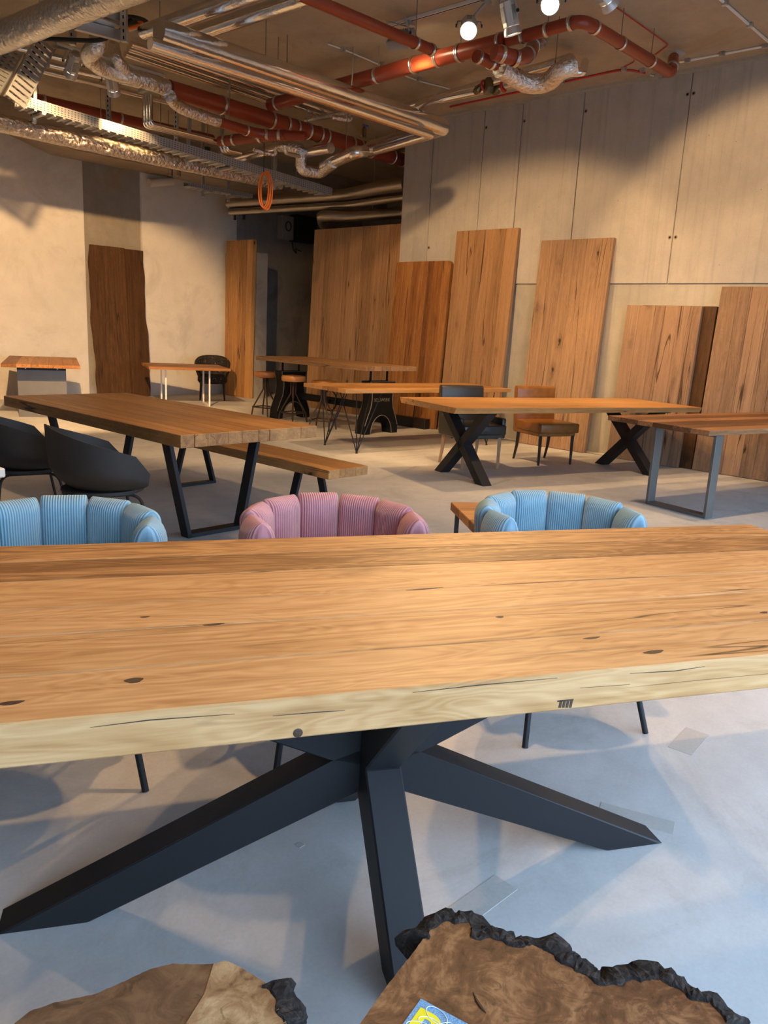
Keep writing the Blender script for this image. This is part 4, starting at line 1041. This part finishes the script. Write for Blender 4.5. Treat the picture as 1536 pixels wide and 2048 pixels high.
A = pz(186, 44, 4.162); tag(obj('platform', MB().box((0, 0, 0), (.36, .34, .02), bev=.004), 'zinc', None, T(A) @ RZ(.1)), 'galvanised sheet platform between the slotted channels', 'platform')
# black hose, hole with cables
tag(obj('hose', MB().tube(fillet(PZ((40, 92, 4.0), (70, 76, 4.05), (140, 80, 4.05), (200, 82, 4.05), (240, 64, 4.15), (262, 40, 4.3)), .3), .022, 8), 'rubber'), 'thick black hose looping past the slotted channels', 'hose')
p = pz(268, 40, ZC); hole = thing('ceiling_opening', 'dark round ceiling opening with an orange conduit', 'ceiling hole', (p.x, p.y, ZC))
obj('opening', MB().lathe([(0, -.02), (.13, -.02), (.15, -.0), (.0, .0)], seg=20), 'black', hole)
obj('conduit', MB().tube(fillet([(.02, -.05, -.0), (.05, -.10, -.05), (-.06, .04, -.09)], .2), .022, 8), 'orange', hole)
obj('cable', MB().tube(fillet([(-.05, .06, 0), (-.02, .12, -.1), (.08, .08, -.04)], .2), .008, 6), 'white_pl', hole)
# orange cable coil
p = pz(527, 380, 3.12); co = thing('cable_coil', 'orange cable coil hanging under the second tray', 'cable', p)
for k in range(4):
    rx, rz = .065+.010*(k % 2), .21+.010*k
    obj('loop', MB().tube([(rx*math.cos(t)*_X.x+.018*k, rx*math.cos(t)*_X.y, rz*math.sin(t)) for t in [2*math.pi*i/28 for i in range(29)]], .009, 6), 'orange', co)
obj('tie', MB().tube([(0, 0, .20), (0, 0, .565)], .006, 5), 'rubber', co)
# smoke detector, ceiling cables
p = pz(465, 172, ZC); sd = thing('smoke_detector', 'white round smoke detector on the ceiling', 'smoke detector', (p.x, p.y, ZC))
obj('housing', MB().lathe([(0, -.075), (.06, -.075), (.075, -.05), (.085, -.03), (.085, 0), (0, 0)], seg=20), 'white_pl', sd, smooth=35)
obj('mounting_ring', MB().lathe([(.088, -.012), (.095, -.012), (.095, 0), (.088, 0)], seg=20), 'grey_box', sd)
def cable(label, pts, r, mat, z=ZC-.012, clips=()):
    P = [pz(x, y, z) for x, y in pts]; e = thing('ceiling_cable', label, 'cable', P[0])
    obj('cable_run', MB().tube([p-P[0] for p in (fillet(P, .15) if len(P) > 2 else P)], r, 6), mat, e)
    for x, y in clips: obj('clip', MB().box(pz(x, y, ZC-.02)-P[0], (.035, .05, .04)), 'zinc', e)
    return e
cable('white conduit running along the ceiling edge to the concrete wall', [(1536, 91), (1360, 124)], .013, 'white_pl', clips=((1530, 92), (1445, 107), (1375, 121)))
cable('white conduit crossing the ceiling diagonally toward the edge conduit', [(1420, -20), (1540, 86)], .013, 'white_pl', clips=((1450, 6), (1500, 50)))
cable('thin red sprinkler wire across the ceiling', [(1190, -15), (1332, 86), (1336, 90), (1300, 118), (1262, 112), (1272, 122), (1248, 134)], .006, 'valve_red')
cable('red and grey cable bundle clipped along the top of the concrete wall', [(1290, 146), (1248, 138), (1120, 166), (1000, 192), (900, 214)], .012, 'valve_red', clips=((1248, 138), (1285, 140), (1125, 164)))
cable('looping grey cable at the corner of wall and ceiling', [(1425, 132), (1390, 152), (1330, 158), (1300, 150)], .009, 'white_pl', clips=((1322, 152),))
cable('white ceiling cable with junction clips behind the floodlight', [(655, 88), (690, 100), (760, 130), (830, 160), (900, 178)], .008, 'white_pl', clips=((686, 98), (765, 128), (838, 158)))
for (x, y) in ((557, 74), (575, 70)):
    p = pz(x, y, ZC); tag(obj('hanger_rod', MB().tube([(0, 0, 0), (0, 0, -.36)], .006, 6), 'rod', None, T(p.x, p.y, ZC)), 'bare threaded rod hanging from the ceiling above the long foil pipe', 'rod', 'bare hanging rods')
# wooden stick and blue tap by the pipe knot
tag(obj('wood_stick', MB().tube([pz(727, 218, 4.3), pz(723, 272, 3.92)], [.006, .02], 6), 'leg_blond'), 'pale wooden stick wedged beside the blue tap', 'stick')
p = pz(729, 258, 4.0); bv = thing('tap', 'blue lever tap above the pipe knot', 'valve', p)
obj('tap_body', MB().lathe([(0, -.10), (.025, -.10), (.03, 0), (.02, .03), (0, .03)], seg=10), 'valve_body', bv); obj('lever', MB().box((.02, 0, .045), (.10, .03, .02), bev=.004), 'blue_pl', bv)
# fuse box on the back wall
p = pyw(574, 458, YB); fb = thing('fuse_box', 'grey and black electrical box on the dark recess wall', 'electrical box', (p.x, YB-.005, p.z))
obj('housing', MB().box((-.12, -.09, 0), (.30, .18, .46), bev=.01), 'grey_box', fb)
obj('cabinet', MB().box((.32, -.13, .02), (.55, .26, .52), bev=.01), 'rubber', fb)
obj('vent', MB().tube([(-.12+.07*math.cos(2*math.pi*k/20), -.185, .03+.09*math.sin(2*math.pi*k/20)) for k in range(21)], .01, 6), 'rubber', fb)
obj('cable_loop', MB().tube(fillet([(.05, -.1, -.22), (.08, -.12, -.42), (.20, -.1, -.48), (.12, -.1, -.36), (.30, -.12, -.42)], .08), .01, 6), 'rubber', fb)

# ================================================================== TRACK LIGHTS
def track(label, a, b):
    d = b-a; e = thing('light_track', label, 'light track', mw=frame(a, d.normalized(), Vector((0, 0, 1)).cross(d.normalized()), Vector((0, 0, 1))))
    obj('rail', MB().box((d.length/2, 0, -.016), (d.length, .036, .032), bev=.002), 'white_pl', e)
    obj('slot', MB().box((d.length/2, 0, -.0325), (d.length-.04, .014, .002)), 'black', e)
ZT = ZC-.001
TR = pz(778, 47, ZC)
track('white light track along the ceiling carrying the row of spotlights', Vector((6.34, 6.35, ZT)), Vector((6.40, 1.6, ZT)))
LT0, LT1 = pz(112, 84, ZC), pz(330, 150, ZC)
track('white light track above the left pair of spotlights', Vector((LT0.x, LT0.y, ZT)), Vector((LT1.x, LT1.y, ZT)))
track('white light track over the thick table, outside the pipes', Vector((2.6, 1.5, ZT)), Vector((2.6, 6.3, ZT)))
OCT = [(.5*math.cos(math.pi/8+k*math.pi/4)/math.cos(math.pi/8), .5*math.sin(math.pi/8+k*math.pi/4)/math.cos(math.pi/8)) for k in range(8)]
TRACKS = [(Vector((6.34, 6.35, ZC)), Vector((6.40, 1.6, ZC))), (LT0.copy(), LT1.copy()), (Vector((2.6, 1.5, ZC)), Vector((2.6, 6.3, ZC)))]
def on_track(p):
    best = None
    for a, b in TRACKS:
        d = b-a; t = max(.02, min(.98, (Vector((p.x, p.y, ZC))-a).dot(d)/d.length_squared)); q = a+d*t
        if best is None or (q-p).length < (best-p).length: best = q
    return best
def spotlight(p, target, label, watt, cone=85, lit=True, flood=False, blend=.35, col=SPOT_COL):
    p, target = Vector(p), Vector(target); d = (target-p).normalized()
    e = thing('spotlight', label, 'spotlight', mw=aim(p, -d), group='ceiling spotlights')
    R3 = e.matrix_world.to_3x3().transposed()
    if flood:
        obj('housing', MB().box((0, 0, .05), (.22, .24, .10), bev=.012, seg=2), 'grey_box', e, smooth=40)
        for k in range(7): obj('cooling_fin', MB().box((-.075+k*.025, 0, .104), (.006, .18, .02)), 'grey_box', e)
        obj('lens', MB().box((0, 0, -.002), (.18, .18, .004)), 'lens_on', e)
        ztop = .10
    else:
        w = .135
        obj('housing', MB().prism([(x*w, y*w) for x, y in OCT], .20, T(0, 0, .06), .006), 'silver', e)
        for k in range(4):
            a = k*math.pi/2; obj('side_slot', MB().box((w*.5*math.cos(a), w*.5*math.sin(a), .16), (.012, .045, .12), RZ(a).to_3x3()), 'grey_box', e)
        obj('rear_cap', MB().lathe([(w*.5, .26), (w*.42, .285), (w*.2, .295), (0, .295)], seg=16), 'silver', e)
        obj('rim', MB().lathe([(w*.48, .06), (w*.56, .03), (w*.58, 0), (w*.53, 0), (w*.46, .02)], seg=20), 'silver', e, smooth=40)
        obj('lens', MB().lathe([(0, .012), (w*.50, .012)], seg=20), 'lens_on' if lit else 'lens_dim', e)
        ztop = .16
    for s in (-1, 1):
        obj('yoke', MB().box((s*.105, 0, ztop), (.006, .03, .05)), 'grey_box', e)
        obj('knob', MB().lathe([(0, .012), (.014, .012), (.014, 0), (0, 0)], T(s*.11, 0, ztop) @ RY(s*math.pi/2), 10), 'rubber', e)
    # stem up to the track
    top = on_track(p); top.z = ZC-.052; loc = R3 @ (top-p)
    mid = Vector((0, 0, ztop+.14)) if not flood else Vector((0, .16, ztop))
    obj('yoke', MB().tube([(-.108, 0, ztop), (-.108, .0, ztop+.14), mid, (.108, 0, ztop+.14), (.108, 0, ztop)], .008, 6), 'grey_box', e)
    obj('stem', MB().tube([mid, loc], .012, 8), 'grey_box', e)
    obj('track_adapter', MB().box((0, 0, 0), (.10, .035, .03)), 'grey_box', e, Matrix.Translation(loc) @ R3.to_4x4())
    l = bpy.data.lights.new('bulb', 'SPOT'); l.energy = watt; l.color = col; l.spot_size = math.radians(cone); l.spot_blend = blend; l.shadow_soft_size = .06
    lo = bpy.data.objects.new('bulb', l); COL.objects.link(lo); lo.parent = e; lo.location = (0, 0, -.02)
    return e
spotlight(pz(937, 62, 4.06), (1.9, 1.6, .6), 'lit spotlight facing the front table, nearest the floodlight', 420, 60)
spotlight(pz(1100, 10, 4.06), (.9, 1.0, .6), 'lit spotlight facing the front table, above the red pipe bend', 420, 60)
spotlight(pz(1026, 70, 3.98), (7.4, 4.2, .5), 'silver spotlight pointing down between the two lit ones', 290, 90, lit=False)
spotlight(pz(1222, 14, 4.05), (9.35, 3.2, 1.9), 'silver spotlight tilted toward the right end of the concrete wall', 330, 80, lit=False)
spotlight(pz(140, 150, 4.02), (5.0, 13.5, .9), 'left spotlight lighting the plaster wall, the one beside the bent ladder', 45, 70, lit=False)
spotlight(pz(228, 188, 4.0), (7.6, 12.6, .2), 'left spotlight hanging in front of the slotted channel', 230, 66, lit=False)
spotlight(pz(806, 90, 4.15), (9.35, 6.6, .6), 'grey square floodlight under the track, seen from behind', 440, 95, flood=True)
spotlight((6.38, 2.3, 4.05), (8.3, 3.6, .6), 'spotlight at the street end of the long track', 310, 85)
spotlight((2.6, 3.2, 4.05), (3.3, 5.0, .5), 'spotlight over the near end of the thick table', 270, 85)
spotlight((2.6, 5.6, 4.05), (7.6, 8.6, .6), 'spotlight over the thick table aimed at the bar table', 600, 70)
spotlight((2.6, 6.15, 4.05), (6.0, 13.5, .3), 'spotlight at the far end of the inner track aimed at the plaster wall', 3000, 50)
spotlight((2.6, 2.0, 4.05), (1.3, 1.3, .7), 'spotlight over the chairs aimed down at the front table', 260, 80)
